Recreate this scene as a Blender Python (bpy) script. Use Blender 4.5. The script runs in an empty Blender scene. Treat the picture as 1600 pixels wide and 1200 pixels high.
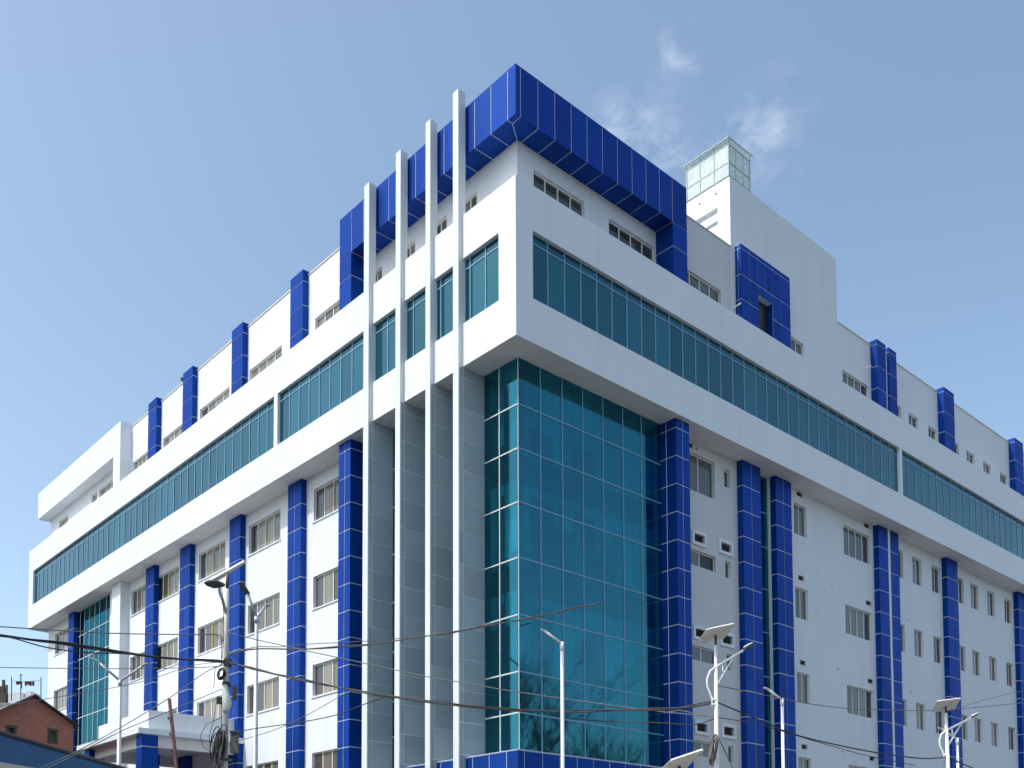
import bpy, bmesh, math, random
from mathutils import Vector, Matrix

# ------------------------------------------------------------------ camera, sky, sun, exposure
scene = bpy.context.scene
CAM = Vector((-17.713, -19.094, 1.6))
F_PX, CX_PX, CY_PX = 1601.584, 778.751, 1310.496          # focal length and principal point of the 1600 px wide photograph
_a, _p, _r = math.radians(45 + 3.25692547), math.radians(3.19526671), math.radians(-0.16881686)
FW = Vector((math.cos(_a) * math.cos(_p), math.sin(_a) * math.cos(_p), math.sin(_p)))
_rt = Vector((math.sin(_a), -math.cos(_a), 0)); _up = _rt.cross(FW)
RT = _rt * math.cos(_r) + _up * math.sin(_r)
UP = -_rt * math.sin(_r) + _up * math.cos(_r)
cam_d = bpy.data.cameras.new('camera')
cam = bpy.data.objects.new('camera', cam_d)
scene.collection.objects.link(cam)
cam.matrix_world = Matrix.Translation(CAM) @ Matrix((RT, UP, -FW)).transposed().to_4x4()
cam_d.sensor_fit = 'HORIZONTAL'; cam_d.sensor_width = 36
cam_d.lens = F_PX / 1600 * 36
cam_d.shift_x = (800 - CX_PX) / 1600
cam_d.shift_y = (CY_PX - 600) / 1600
cam_d.clip_start = 0.1; cam_d.clip_end = 3000
scene.camera = cam

SUN = Vector((-1.0, 0.30, 1.5)).normalized()               # towards the sun
SUN_EL = math.asin(SUN.z); SUN_AZ = math.atan2(SUN.x, SUN.y)
world = bpy.data.worlds.new('World'); scene.world = world; world.use_nodes = True
wn, wl = world.node_tree.nodes, world.node_tree.links
wn.clear()
sky = wn.new('ShaderNodeTexSky'); sky.sky_type = 'NISHITA'; sky.sun_disc = False
sky.sun_elevation = SUN_EL; sky.sun_rotation = SUN_AZ
sky.altitude = 1300; sky.air_density = 1.05; sky.dust_density = 7.0; sky.ozone_density = 0.5
bg = wn.new('ShaderNodeBackground'); bg.inputs['Strength'].default_value = 0.15
wo = wn.new('ShaderNodeOutputWorld')
# thin broken fair-weather cloud over the whole sky
tc = wn.new('ShaderNodeTexCoord')
mp = wn.new('ShaderNodeMapping'); mp.inputs['Scale'].default_value = (1, 1, 1.6)
wl.new(tc.outputs['Generated'], mp.inputs['Vector'])
n1 = wn.new('ShaderNodeTexNoise'); n1.inputs['Scale'].default_value = 14; n1.inputs['Detail'].default_value = 9; n1.inputs['Roughness'].default_value = 0.62
n1.inputs['Distortion'].default_value = 0.25
wl.new(mp.outputs['Vector'], n1.inputs['Vector'])
def wdir(px, py):
    return (FW + RT * ((px - CX_PX) / F_PX) - UP * ((py - CY_PX) / F_PX)).normalized()
wsub = wn.new('ShaderNodeVectorMath'); wsub.operation = 'SUBTRACT'; wsub.inputs[1].default_value = (.5, .5, .5); wl.new(n1.outputs['Color'], wsub.inputs[0])
wsc = wn.new('ShaderNodeVectorMath'); wsc.operation = 'SCALE'; wsc.inputs['Scale'].default_value = .085; wl.new(wsub.outputs[0], wsc.inputs[0])
wob = wn.new('ShaderNodeVectorMath'); wob.operation = 'ADD'; wl.new(tc.outputs['Generated'], wob.inputs[0]); wl.new(wsc.outputs[0], wob.inputs[1])
puffs = [(1005, 212, .028), (965, 195, .020), (1045, 240, .020), (1195, 205, .024), (1150, 212, .016), (1058, 88, .013),
         (-900, 420, .05), (-700, 250, .04), (2600, 350, .05), (2900, 150, .05), (300, -900, .06), (1500, -1100, .06)]
prev = None
for px, py, rad in puffs:
    dv = wn.new('ShaderNodeVectorMath'); dv.operation = 'DISTANCE'
    nrm = wn.new('ShaderNodeVectorMath'); nrm.operation = 'NORMALIZE'
    wl.new(wob.outputs[0], nrm.inputs[0]); wl.new(nrm.outputs[0], dv.inputs[0])
    dv.inputs[1].default_value = wdir(px, py)
    mr = wn.new('ShaderNodeMapRange'); mr.interpolation_type = 'SMOOTHSTEP'
    mr.inputs['From Min'].default_value = rad * 1.9; mr.inputs['From Max'].default_value = 0
    mr.inputs['To Min'].default_value = 0; mr.inputs['To Max'].default_value = 1
    wl.new(dv.outputs['Value'], mr.inputs['Value'])
    if prev is None: prev = mr.outputs[0]
    else:
        ad = wn.new('ShaderNodeMath'); ad.operation = 'MAXIMUM'
        wl.new(prev, ad.inputs[0]); wl.new(mr.outputs[0], ad.inputs[1]); prev = ad.outputs[0]
n2 = wn.new('ShaderNodeTexNoise'); n2.inputs['Scale'].default_value = 26; n2.inputs['Detail'].default_value = 8; n2.inputs['Roughness'].default_value = 0.65
n2.inputs['Distortion'].default_value = 0.4
wl.new(mp.outputs['Vector'], n2.inputs['Vector'])
r2 = wn.new('ShaderNodeMapRange'); r2.inputs['From Min'].default_value = 0.40; r2.inputs['From Max'].default_value = 0.80
wl.new(n2.outputs['Fac'], r2.inputs['Value'])
cm = wn.new('ShaderNodeMath'); cm.operation = 'MULTIPLY'; wl.new(prev, cm.inputs[0]); wl.new(r2.outputs[0], cm.inputs[1])
cm2 = wn.new('ShaderNodeMath'); cm2.operation = 'MULTIPLY'; wl.new(cm.outputs[0], cm2.inputs[0]); cm2.inputs[1].default_value = 0.32
mixc = wn.new('ShaderNodeMixRGB'); mixc.inputs['Color2'].default_value = (6.2, 6.4, 7.0, 1)
haz = wn.new('ShaderNodeMixRGB'); haz.blend_type = 'MULTIPLY'; haz.inputs['Fac'].default_value = 1; haz.inputs['Color2'].default_value = (1.08, 1.11, 1.02, 1); wl.new(sky.outputs[0], haz.inputs['Color1'])
wl.new(cm2.outputs[0], mixc.inputs['Fac']); wl.new(haz.outputs[0], mixc.inputs['Color1'])
wl.new(mixc.outputs[0], bg.inputs['Color']); wl.new(bg.outputs[0], wo.inputs['Surface'])

sun_d = bpy.data.lights.new('sun', 'SUN'); sun_d.energy = 2.0; sun_d.angle = math.radians(0.53); sun_d.color = (1.0, 0.965, 0.91)
sun_o = bpy.data.objects.new('sun', sun_d); scene.collection.objects.link(sun_o)
sun_o.rotation_euler = SUN.to_track_quat('Z', 'Y').to_euler(); sun_o.location = (-30, 12, 60)

scene.view_settings.view_transform = 'Standard'; scene.view_settings.look = 'None'
scene.view_settings.exposure = 0.69; scene.view_settings.gamma = 1.0; scene.view_settings.use_curve_mapping = False
scene.render.engine = 'CYCLES'
scene.cycles.max_bounces = 8; scene.cycles.diffuse_bounces = 4; scene.cycles.glossy_bounces = 4; scene.cycles.transparent_max_bounces = 8

rng = random.Random(11)
COL = scene.collection

# ------------------------------------------------------------------ helpers
def at(px, py, depth):
    """a world point on the sight line of a photograph pixel, at its own forward distance in metres"""
    return CAM + (FW + RT * ((px - CX_PX) / F_PX) - UP * ((py - CY_PX) / F_PX)) * depth

def tag(o, label=None, cat=None, group=None, kind=None):
    if label: o['label'] = label
    if cat: o['category'] = cat
    if group: o['group'] = group
    if kind: o['kind'] = kind
    return o

def empty(name, loc=(0, 0, 0)):
    o = bpy.data.objects.new(name, None); o.empty_display_size = 0.3; o.location = loc; COL.objects.link(o); return o

def link(name, me, parent=None, loc=None):
    o = bpy.data.objects.new(name, me); COL.objects.link(o)
    if loc is not None: o.location = loc
    if parent is not None:
        o.parent = parent
        o.matrix_parent_inverse = Matrix.Translation(-world_loc(parent))
    return o

def world_loc(o):
    v = Vector(o.location)
    p = o.parent
    # every parent keeps its own inverse, so locations are already in world space
    return v

class MB:
    def __init__(self): self.v = []; self.f = []; self.m = []; self.mi = 0
    def quad(self, a, b, c, d):
        n = len(self.v); self.v += [tuple(a), tuple(b), tuple(c), tuple(d)]; self.f.append((n, n+1, n+2, n+3)); self.m.append(self.mi)
    def box(self, x0, x1, y0, y1, z0, z1):
        if x0 > x1: x0, x1 = x1, x0
        if y0 > y1: y0, y1 = y1, y0
        n = len(self.v)
        self.v += [(x0,y0,z0),(x1,y0,z0),(x1,y1,z0),(x0,y1,z0),(x0,y0,z1),(x1,y0,z1),(x1,y1,z1),(x0,y1,z1)]
        for q in ((0,3,2,1),(4,5,6,7),(0,1,5,4),(1,2,6,5),(2,3,7,6),(3,0,4,7)):
            self.f.append(tuple(n+i for i in q)); self.m.append(self.mi)
    def tube(self, pts, rad, seg=8, cap=True):
        pts = [Vector(p) for p in pts]
        if not hasattr(rad, '__len__'): rad = [rad] * len(pts)
        ref = None; n0 = len(self.v)
        for i, p in enumerate(pts):
            d = (pts[min(i+1, len(pts)-1)] - pts[max(i-1, 0)]).normalized()
            if ref is None:
                ref = Vector((0, 0, 1)) if abs(d.z) < .9 else Vector((1, 0, 0))
            a = (ref - d * ref.dot(d)).normalized(); b = d.cross(a); ref = a
            for k in range(seg):
                t = 2 * math.pi * k / seg
                self.v.append(tuple(p + (a * math.cos(t) + b * math.sin(t)) * rad[i]))
        for i in range(len(pts) - 1):
            for k in range(seg):
                k2 = (k + 1) % seg
                self.f.append((n0+i*seg+k, n0+i*seg+k2, n0+(i+1)*seg+k2, n0+(i+1)*seg+k)); self.m.append(self.mi)
        if cap:
            self.f.append(tuple(n0 + k for k in reversed(range(seg)))); self.m.append(self.mi)
            e = n0 + (len(pts)-1)*seg
            self.f.append(tuple(e + k for k in range(seg))); self.m.append(self.mi)
    def prism(self, pts, off):
        """closed polygon pts pushed along off"""
        n = len(self.v); k = len(pts); off = Vector(off)
        self.v += [tuple(p) for p in pts] + [tuple(Vector(p) + off) for p in pts]
        self.f.append(tuple(range(n, n+k))); self.m.append(self.mi)
        self.f.append(tuple(reversed(range(n+k, n+2*k)))); self.m.append(self.mi)
        for i in range(k):
            j = (i+1) % k
            self.f.append((n+i, n+k+i, n+k+j, n+j)); self.m.append(self.mi)
    def mesh(self, name, mats, smooth=False):
        me = bpy.data.meshes.new(name); me.from_pydata(self.v, [], self.f)
        if not isinstance(mats, (list, tuple)): mats = [mats]
        for m in mats: me.materials.append(m)
        if len(mats) > 1: me.polygons.foreach_set('material_index', self.m)
        bm = bmesh.new(); bm.from_mesh(me); bmesh.ops.recalc_face_normals(bm, faces=bm.faces); bm.to_mesh(me); bm.free()
        if smooth:
            for p in me.polygons: p.use_smooth = True
        me.update()
        return me
    def build(self, name, mats, parent=None, smooth=False):
        return link(name, self.mesh(name, mats, smooth), parent)

_cache = {}
def piece(name, x0, x1, y0, y1, z0, z1, mat, parent, tilt=0.0):
    """a small box of its own; alike pieces share their mesh"""
    key = (name, round(x1-x0, 3), round(y1-y0, 3), round(z1-z0, 3), mat.name)
    me = _cache.get(key)
    if me is None:
        b = MB(); a, c, e = (x1-x0)/2, (y1-y0)/2, (z1-z0)/2; b.box(-a, a, -c, c, -e, e); me = b.mesh(name, mat); _cache[key] = me
    o = link(name, me, parent, ((x0+x1)/2, (y0+y1)/2, (z0+z1)/2))
    if tilt:
        o.rotation_euler = (rng.uniform(-tilt, tilt), rng.uniform(-tilt, tilt), rng.uniform(-tilt, tilt))
    return o

def fb(fac, u0, u1, d0, d1, z0, z1):
    """facade coordinates to a box: u along the facade, d into the building"""
    return (d0, d1, u0, u1, z0, z1) if fac == 'L' else (u0, u1, d0, d1, z0, z1)
def fp(fac, u, d, z):
    return (d, u, z) if fac == 'L' else (u, d, z)

def wall_with_openings(name, fac, d, u0, u1, z0, z1, ops, depth, mat, parent, back=False, thick=0.0):
    us = sorted({u0, u1} | {v for o in ops for v in o[:2] if u0 < v < u1}); zs = sorted({z0, z1} | {v for o in ops for v in o[2:4] if z0 < v < z1})
    b = MB()
    for i in range(len(us)-1):
        for j in range(len(zs)-1):
            uc, zc = (us[i]+us[i+1])/2, (zs[j]+zs[j+1])/2
            if any(o[0] < uc < o[1] and o[2] < zc < o[3] for o in ops): continue
            b.quad(fp(fac, us[i], d, zs[j]), fp(fac, us[i+1], d, zs[j]), fp(fac, us[i+1], d, zs[j+1]), fp(fac, us[i], d, zs[j+1]))
    for a, c, e, g in [o[:4] for o in ops]:
        D = d + depth
        b.quad(fp(fac,a,d,e), fp(fac,a,D,e), fp(fac,a,D,g), fp(fac,a,d,g)); b.quad(fp(fac,c,d,e), fp(fac,c,d,g), fp(fac,c,D,g), fp(fac,c,D,e))
        b.quad(fp(fac,a,d,e), fp(fac,c,d,e), fp(fac,c,D,e), fp(fac,a,D,e)); b.quad(fp(fac,a,d,g), fp(fac,a,D,g), fp(fac,c,D,g), fp(fac,c,d,g))
        if back: b.quad(fp(fac,a,D,e), fp(fac,c,D,e), fp(fac,c,D,g), fp(fac,a,D,g))
    me = bpy.data.meshes.new(name); me.from_pydata(b.v, [], b.f); me.materials.append(mat)
    return link(name, me, parent)

# ------------------------------------------------------------------ materials
def mat_new(name):
    m = bpy.data.materials.new(name); m.use_nodes = True
    nt = m.node_tree; bs = nt.nodes['Principled BSDF']
    return m, nt, bs
def add(nt, t, **kw):
    n = nt.nodes.new(t)
    for k, v in kw.items(): setattr(n, k, v)
    return n
def ramp(nt, src, stops):
    r = add(nt, 'ShaderNodeValToRGB'); e = r.color_ramp.elements
    while len(e) > len(stops): e.remove(e[-1])
    while len(e) < len(stops): e.new(0.5)
    for el, (p, c) in zip(e, stops): el.position = p; el.color = (*c, 1)
    nt.links.new(src, r.inputs[0]); return r.outputs[0]
def noise(nt, scale, detail=4, rough=.55, vec=(1, 1, 1), obj=False):
    tcn = add(nt, 'ShaderNodeNewGeometry'); mpn = add(nt, 'ShaderNodeMapping'); mpn.inputs['Scale'].default_value = vec
    if obj:
        tcn = add(nt, 'ShaderNodeTexCoord'); nt.links.new(tcn.outputs['Object'], mpn.inputs[0])
    else: nt.links.new(tcn.outputs['Position'], mpn.inputs[0])
    nn = add(nt, 'ShaderNodeTexNoise'); nn.inputs['Scale'].default_value = scale; nn.inputs['Detail'].default_value = detail; nn.inputs['Roughness'].default_value = rough
    nt.links.new(mpn.outputs[0], nn.inputs['Vector']); return nn.outputs['Fac']
def bump(nt, bs, src, strength, dist=.02):
    b = add(nt, 'ShaderNodeBump'); b.inputs['Strength'].default_value = strength; b.inputs['Distance'].default_value = dist
    nt.links.new(src, b.inputs['Height']); nt.links.new(b.outputs[0], bs.inputs['Normal']); return b
def mix(nt, fac, a, b, mode='MIX'):
    m = add(nt, 'ShaderNodeMixRGB', blend_type=mode)
    for s, v in (('Fac', fac), ('Color1', a), ('Color2', b)):
        if isinstance(v, (int, float)): m.inputs[s].default_value = v
        elif isinstance(v, tuple): m.inputs[s].default_value = (*v, 1)
        else: nt.links.new(v, m.inputs[s])
    return m.outputs[0]
def rnd(nt):
    return add(nt, 'ShaderNodeObjectInfo').outputs['Random']
def simple(name, col, rough=.5, metal=0.0, var=.12, scale=6, bumpy=0.0):
    m, nt, bs = mat_new(name)
    n = noise(nt, scale, 5)
    c = ramp(nt, n, [(.25, tuple(x*(1-var) for x in col)), (.75, tuple(min(1, x*(1+var)) for x in col))])
    nt.links.new(c, bs.inputs['Base Color']); bs.inputs['Roughness'].default_value = rough; bs.inputs['Metallic'].default_value = metal
    if bumpy: bump(nt, bs, noise(nt, scale*6, 4), bumpy)
    return m

def white_wall(name, base, dirt, rough, streak=.5):
    m, nt, bs = mat_new(name)
    big = noise(nt, .35, 5, .6)
    st = noise(nt, 1.0, 6, .6, (2.6, 2.6, .09))
    c = ramp(nt, big, [(.3, tuple(x*.955 for x in base)), (.7, base)])
    sr = ramp(nt, st, [(.5, (0, 0, 0)), (.78, (1, 1, 1))])
    mul = add(nt, 'ShaderNodeMath', operation='MULTIPLY'); nt.links.new(sr, mul.inputs[0]); mul.inputs[1].default_value = streak
    c = mix(nt, mul.outputs[0], c, dirt)
    nt.links.new(c, bs.inputs['Base Color']); bs.inputs['Roughness'].default_value = rough
    bump(nt, bs, noise(nt, 14, 5), .12, .01)
    return m
M = {}
M['wall'] = white_wall('white_painted_plaster', (.675, .715, .765), (.53, .55, .57), .75, .4)
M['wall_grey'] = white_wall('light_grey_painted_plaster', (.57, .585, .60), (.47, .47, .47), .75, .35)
M['fin'] = white_wall('pale_grey_fin_panel', (.62, .67, .70), (.52, .55, .57), .5, .25)
M['fascia'] = white_wall('white_fascia_panel', (.685, .725, .775), (.54, .565, .595), .5, .42)
M['soffit'] = white_wall('white_soffit', (.78, .78, .78), (.6, .6, .6), .8, .25)

def blue_panel(name, col, metal=0.0):
    m, nt, bs = mat_new(name)
    r = rnd(nt)
    c = ramp(nt, r, [(0, tuple(x*.86 for x in col)), (1, tuple(x*1.14 for x in col))])
    n = noise(nt, 1.4, 5, .6, (1.6, 1.6, .5))
    c = mix(nt, ramp(nt, n, [(.5, (0, 0, 0)), (.8, (.05, .05, .05))]), c, (.1, .14, .3))
    nt.links.new(c, bs.inputs['Base Color'])
    rr = ramp(nt, noise(nt, 2.0, 4), [(.3, (.26 + metal*.3,)*3), (.7, (.36 + metal*.3,)*3)]); nt.links.new(rr, bs.inputs['Roughness']); bs.inputs['Metallic'].default_value = metal
    bs.inputs['IOR'].default_value = 1.45; bs.inputs['Specular IOR Level'].default_value = .45; bs.inputs['Specular Tint'].default_value = tuple(min(1, .35 + c_ * 1.9) for c_ in col) + (1,)
    bump(nt, bs, noise(nt, 1.1, 2), .06, .05)
    return m
M['blue'] = blue_panel('blue_aluminium_panel', (.004, .047, .275), .5)
M['greyp'] = blue_panel('grey_aluminium_panel', (.34, .40, .44))
M['seal'] = simple('pale_sealant', (.52, .59, .71), .6, 0, .08)
M['seal_grey'] = simple('grey_sealant', (.62, .70, .76), .6, 0, .08)

def teal_glass(name, body, tint, ior, rough=.02):
    m, nt, bs = mat_new(name)
    r = rnd(nt)
    c = ramp(nt, r, [(0, tuple(x*.45 for x in body)), (.8, tuple(x*1.1 for x in body)), (1, tuple(x*1.6 for x in body))])
    nt.links.new(c, bs.inputs['Base Color'])
    bs.inputs['Roughness'].default_value = rough; bs.inputs['IOR'].default_value = ior
    bs.inputs['Specular Tint'].default_value = (*tint, 1)
    bump(nt, bs, noise(nt, .9, 2), .05, .03)
    return m
def curtain_glass():
    m = teal_glass('teal_reflective_glass', (.002, .016, .022), (.22, .82, 1.0), 4.4, .025); nt = m.node_tree; bs = nt.nodes['Principled BSDF']
    for n in nt.nodes:
        if n.type == 'BUMP': n.inputs['Strength'].default_value = .09
    tr = add(nt, 'ShaderNodeBsdfTransparent'); nt.links.new(ramp(nt, rnd(nt), [(0, (.20, .66, .74)), (1, (.32, .84, .92))]), tr.inputs[0])
    mx = add(nt, 'ShaderNodeMixShader'); mx.inputs[0].default_value = .38
    nt.links.new(tr.outputs[0], mx.inputs[1]); nt.links.new(bs.outputs[0], mx.inputs[2]); nt.links.new(mx.outputs[0], nt.nodes['Material Output'].inputs[0])
    return m
M['glass'] = curtain_glass()
M['interior'] = simple('pale_interior_paint', (.75, .75, .72), .8, 0, .1, 2)
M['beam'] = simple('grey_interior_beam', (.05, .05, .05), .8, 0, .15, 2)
M['ribbon'] = teal_glass('teal_ribbon_glass', (.006, .052, .076), (.18, .80, 1.0), 1.95, .05)
M['mullion'] = simple('silver_blue_mullion', (.15, .32, .46), .45, 0, .08)
M['mullion_w'] = simple('silver_mullion', (.55, .60, .62), .4, 0, .08)
M['frame'] = simple('white_aluminium_frame', (.66, .635, .58), .45, 0, .06)
def win_glass(name, dark, light):
    m, nt, bs = mat_new(name)
    c = ramp(nt, rnd(nt), [(0, dark), (.35, tuple((a+b)/2 for a, b in zip(dark, light))), (1, light)])
    cur = noise(nt, 1.0, 3, .5, (9, 9, .12))
    c = mix(nt, ramp(nt, cur, [(.35, (.35, .35, .35)), (.65, (0, 0, 0))]), c, (.03, .03, .03))
    nt.links.new(c, bs.inputs['Base Color']); bs.inputs['Roughness'].default_value = .06; bs.inputs['IOR'].default_value = 1.6
    bump(nt, bs, noise(nt, 1.2, 2), .05, .03)
    return m
M['pane'] = win_glass('curtained_window_glass', (.075, .07, .06), (.29, .265, .21))
M['pane_dark'] = win_glass('dark_window_glass', (.03, .032, .035), (.08, .08, .08))
M['yellow'] = simple('yellow_tape', (.75, .50, .08), .6)
M['grille'] = simple('brown_vent_grille', (.045, .03, .026), .6)
M['white_steel'] = simple('white_painted_steel', (.80, .81, .82), .35, 0, .08, 3)
M['grey_steel'] = simple('galvanised_steel', (.46, .49, .52), .4, .35, .12, 8)
M['dark_metal'] = simple('dark_lamp_metal', (.05, .05, .055), .45)
M['rust'] = simple('rusty_iron', (.085, .035, .028), .75, 0, .4, 14, .4)
M['concrete_pole'] = simple('pale_pole_concrete', (.50, .51, .50), .7, 0, .15, 9)
M['cable'] = simple('black_cable', (.022, .022, .024), .6)
M['cable_brown'] = simple('weathered_brown_cable', (.13, .11, .10), .7)
M['cable_grey'] = simple('grey_cable', (.12, .13, .14), .65)
M['panel_back'] = simple('solar_panel_backsheet', (.78, .76, .72), .6)
M['cell'] = simple('solar_cells', (.012, .016, .05), .15)
M['bag'] = simple('white_plastic_wrap', (.72, .74, .74), .5, 0, .15, 10, .5)
M['meter'] = simple('dusty_meter_box', (.16, .155, .135), .7, 0, .25, 12)
M['bark'] = simple('grey_bark', (.10, .075, .055), .9, 0, .3, 12, .5)
M['roof_blue'] = simple('blue_corrugated_sheet', (.003, .030, .085), .8, 0, .25, 3)
M['roof_blue'].node_tree.nodes['Principled BSDF'].inputs['Specular IOR Level'].default_value = .15
M['roof_grey'] = simple('grey_corrugated_sheet', (.30, .32, .32), .55, 0, .25, 5)
M['fasciaboard'] = simple('beige_fascia_board', (.42, .40, .34), .7)
M['timber'] = simple('dark_timber', (.055, .045, .04), .7, 0, .3, 12)
M['window_black'] = simple('dark_opening', (.012, .012, .014), .4)
def brick_mat():
    m, nt, bs = mat_new('red_brick')
    tcn = add(nt, 'ShaderNodeNewGeometry'); mpn = add(nt, 'ShaderNodeMapping')
    sep = add(nt, 'ShaderNodeSeparateXYZ'); com = add(nt, 'ShaderNodeCombineXYZ'); ad = add(nt, 'ShaderNodeMath', operation='ADD')
    nt.links.new(tcn.outputs['Position'], sep.inputs[0]); nt.links.new(sep.outputs[0], ad.inputs[0]); nt.links.new(sep.outputs[1], ad.inputs[1])
    nt.links.new(ad.outputs[0], com.inputs[0]); nt.links.new(sep.outputs[2], com.inputs[1])
    br = add(nt, 'ShaderNodeTexBrick'); br.inputs['Scale'].default_value = 4.4; br.inputs['Mortar Size'].default_value = .018
    br.inputs['Color1'].default_value = (.45, .165, .11, 1); br.inputs['Color2'].default_value = (.35, .125, .085, 1); br.inputs['Mortar'].default_value = (.26, .17, .13, 1)
    nt.links.new(com.outputs[0], br.inputs['Vector'])
    c = mix(nt, ramp(nt, noise(nt, .9, 6, .65), [(.4, (0, 0, 0)), (.75, (.55, .55, .55))]), br.outputs[0], (.24, .105, .08))
    nt.links.new(c, bs.inputs['Base Color']); bs.inputs['Roughness'].default_value = .9
    bump(nt, bs, br.outputs['Fac'], -.4, .01)
    return m
M['brick'] = brick_mat()
def clear_glass():
    m, nt, bs = mat_new('pale_green_glass')
    bs.inputs['Base Color'].default_value = (.76, .82, .82, 1); bs.inputs['Roughness'].default_value = .08
    n = noise(nt, 2.2, 5)
    tr = add(nt, 'ShaderNodeBsdfTransparent'); tr.inputs[0].default_value = (.90, .96, .95, 1)
    mx = add(nt, 'ShaderNodeMixShader')
    f = ramp(nt, n, [(.3, (.42, .42, .42)), (.7, (.62, .62, .62))])
    nt.links.new(f, mx.inputs[0]); nt.links.new(tr.outputs[0], mx.inputs[1]); nt.links.new(bs.outputs[0], mx.inputs[2])
    nt.links.new(mx.outputs[0], nt.nodes['Material Output'].inputs[0])
    return m
M['clear'] = clear_glass()
M['ground'] = simple('dusty_ground', (.085, .083, .08), .9, 0, .2, .6, .2)
M['asphalt'] = simple('worn_asphalt', (.085, .083, .08), .85, 0, .25, 1.2, .3)
M['paving'] = simple('pale_paving', (.26, .25, .24), .85, 0, .15, 2, .2)

# ------------------------------------------------------------------ setting
b = MB(); b.quad((-900, -900, 0), (900, -900, 0), (900, 900, 0), (-900, 900, 0)); tag(b.build('ground', M['ground']), kind='structure')
b = MB(); b.box(-60, 120, -13, -4, .0, .006); tag(b.build('road', M['asphalt']), kind='structure')
b = MB(); b.box(-60, 120, -4, -.5, -.2, .13); b.box(-60, 120, -16.5, -13, -.2, .13); tag(b.build('pavement', M['paving']), kind='structure')

# ------------------------------------------------------------------ the building
ZB, ZT = 16.267, 20.617          # underside and top of the projecting white storey
W = 0.85                         # wall planes
CF = 0.62                        # column fronts
CA = 0.17                        # corner frame plane
LEN_L, LEN_R = 39.47, 46.0
B = empty('office_building')
tag(B, 'large white building with blue panelled columns and teal ribbon windows, filling the picture', 'building')

# --- projecting storey
RB0, RB1 = 17.49, 19.36
slab = MB()
slab.quad((0, 0, ZB), (LEN_R, 0, ZB), (LEN_R, 1.5, ZB), (1.5, 1.5, ZB)); slab.quad((0, 0, ZB), (1.5, 1.5, ZB), (1.5, LEN_L, ZB), (0, LEN_L, ZB))
soff = slab.build('soffit', M['soffit'], B)
slab = MB()
slab.quad((0, 0, ZT), (LEN_R, 0, ZT), (LEN_R, 1.5, ZT), (1.5, 1.5, ZT)); slab.quad((0, 0, ZT), (1.5, 1.5, ZT), (1.5, LEN_L, ZT), (0, LEN_L, ZT))
slab.quad((0, LEN_L, ZB), (12, LEN_L, ZB), (12, LEN_L, ZT), (0, LEN_L, ZT))
slab.build('ledge', M['fascia'], B)
opsR = [(.62, 20.78, RB0, RB1), (20.99, 45.2, RB0, RB1)]
opsL = [(.68, 12.41, RB0, RB1), (12.66, 38.78, RB0, RB1)]
bandR = wall_with_openings('fascia_band', 'R', 0, 0, LEN_R, ZB, ZT, opsR, .16, M['fascia'], B)
bandL = wall_with_openings('fascia_band', 'L', 0, 0, LEN_L, ZB, ZT, opsL, .16, M['fascia'], B)
tag(bandR, 'shaded white band with ribbon glazing'); tag(bandL, 'sunlit white band with ribbon glazing')
PITCH = .645; ZTR = 19.09
for fac, ops, par in (('R', opsR, bandR), ('L', opsL, bandL)):
    fr = MB(); small = MB()
    for (u0, u1, z0, z1) in ops:
        n = round((u1 - u0) / PITCH); st = (u1 - u0) / n
        for k in range(n + 1):
            c = u0 + k * st
            a, e = max(u0, c - .019), min(u1, c + .019)
            fr.box(*fb(fac, a, e, .098, .16, z0, z1))
        fr.box(*fb(fac, u0, u1, .1005, .158, ZTR - .02, ZTR + .02))
        for k in range(n):
            a, e = u0 + k * st + .02, u0 + (k + 1) * st - .02
            piece('glass_pane', *fb(fac, a, e, .118, .15, z0 + .002, ZTR - .021), M['ribbon'], par, .003)
            if a < 27: piece('glass_pane', *fb(fac, a, e, .118, .15, ZTR + .021, z1 - .002), M['ribbon'], par, .003)
            else: small.box(*fb(fac, a, e, .118, .15, ZTR + .021, z1 - .002))
    fr.build('mullion', M['mullion'], par)
    if small.f: tag(small.build('top_panes', M['ribbon'], par), kind='stuff')

# --- walls with windows
rowsZ = [(14.63, 15.78), (11.55, 12.68), (8.47, 9.58), (5.36, 6.52)]
upZ = (20.72, 21.95)
winL, winR, upL, upR = [], [], [], []
for zi, (z0, z1) in enumerate(rowsZ):
    for (u0, u1, n) in ((9.0, 11.33, 4), (13.63, 16.02, 4), (17.95, 20.3, 4), (22.2, 24.55, 4), (25.3, 27.3, 4), (35.62, 37.64, 4)):
        winL.append((u0, u1, z0, z1, n))
    winR.append((14.41, 15.24, z0, z1, 2)); winR.append((17.85, 19.85, z0, z1, 4))
    for u in (21.75, 23.37, 25.1, 27.4, 28.91, 30.68, 32.6, 35.6, 37.4): winR.append((u, u + .8, z0, z1, 2))
winR += [(8.1, 9.69, 14.63, 15.88, 2), (10.22, 10.54, 15.22, 15.82, 1)]
for z0, z1 in ((12.18, 12.70), (9.08, 9.58), (6.0, 6.52)):
    winR += [(8.1, 9.69, z0, z1, 2), (10.21, 10.5, z0 - .05, z1, 1)]
ventR = []
for zc in (13.1, 10.0, 6.95): ventR += [(8.52, 9.06, zc - .13, zc + .13, 1), (9.95, 10.52, zc - .11, zc + .17, 1)]
ventR += [(8.3, 8.55, 16.0, 16.16, 0), (8.68, 8.78, 16.0, 16.12, 0)]
for zc in (16.15, 13.05, 9.95, 6.9): ventR += [(14.62, 15.0, zc - .08, zc + .09, 0), (19.42, 19.85, zc - .08, zc + .09, 0)]
for (u0, u1) in ((9.2, 11.33), (13.64, 16.1), (17.75, 20.38), (22.0, 24.03), (25.6, 27.37), (28.75, 31.6), (31.9, 32.6), (36.0, 37.4)): upL.append((u0, u1, *upZ, 4 if u1-u0 > 1 else 2))
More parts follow.
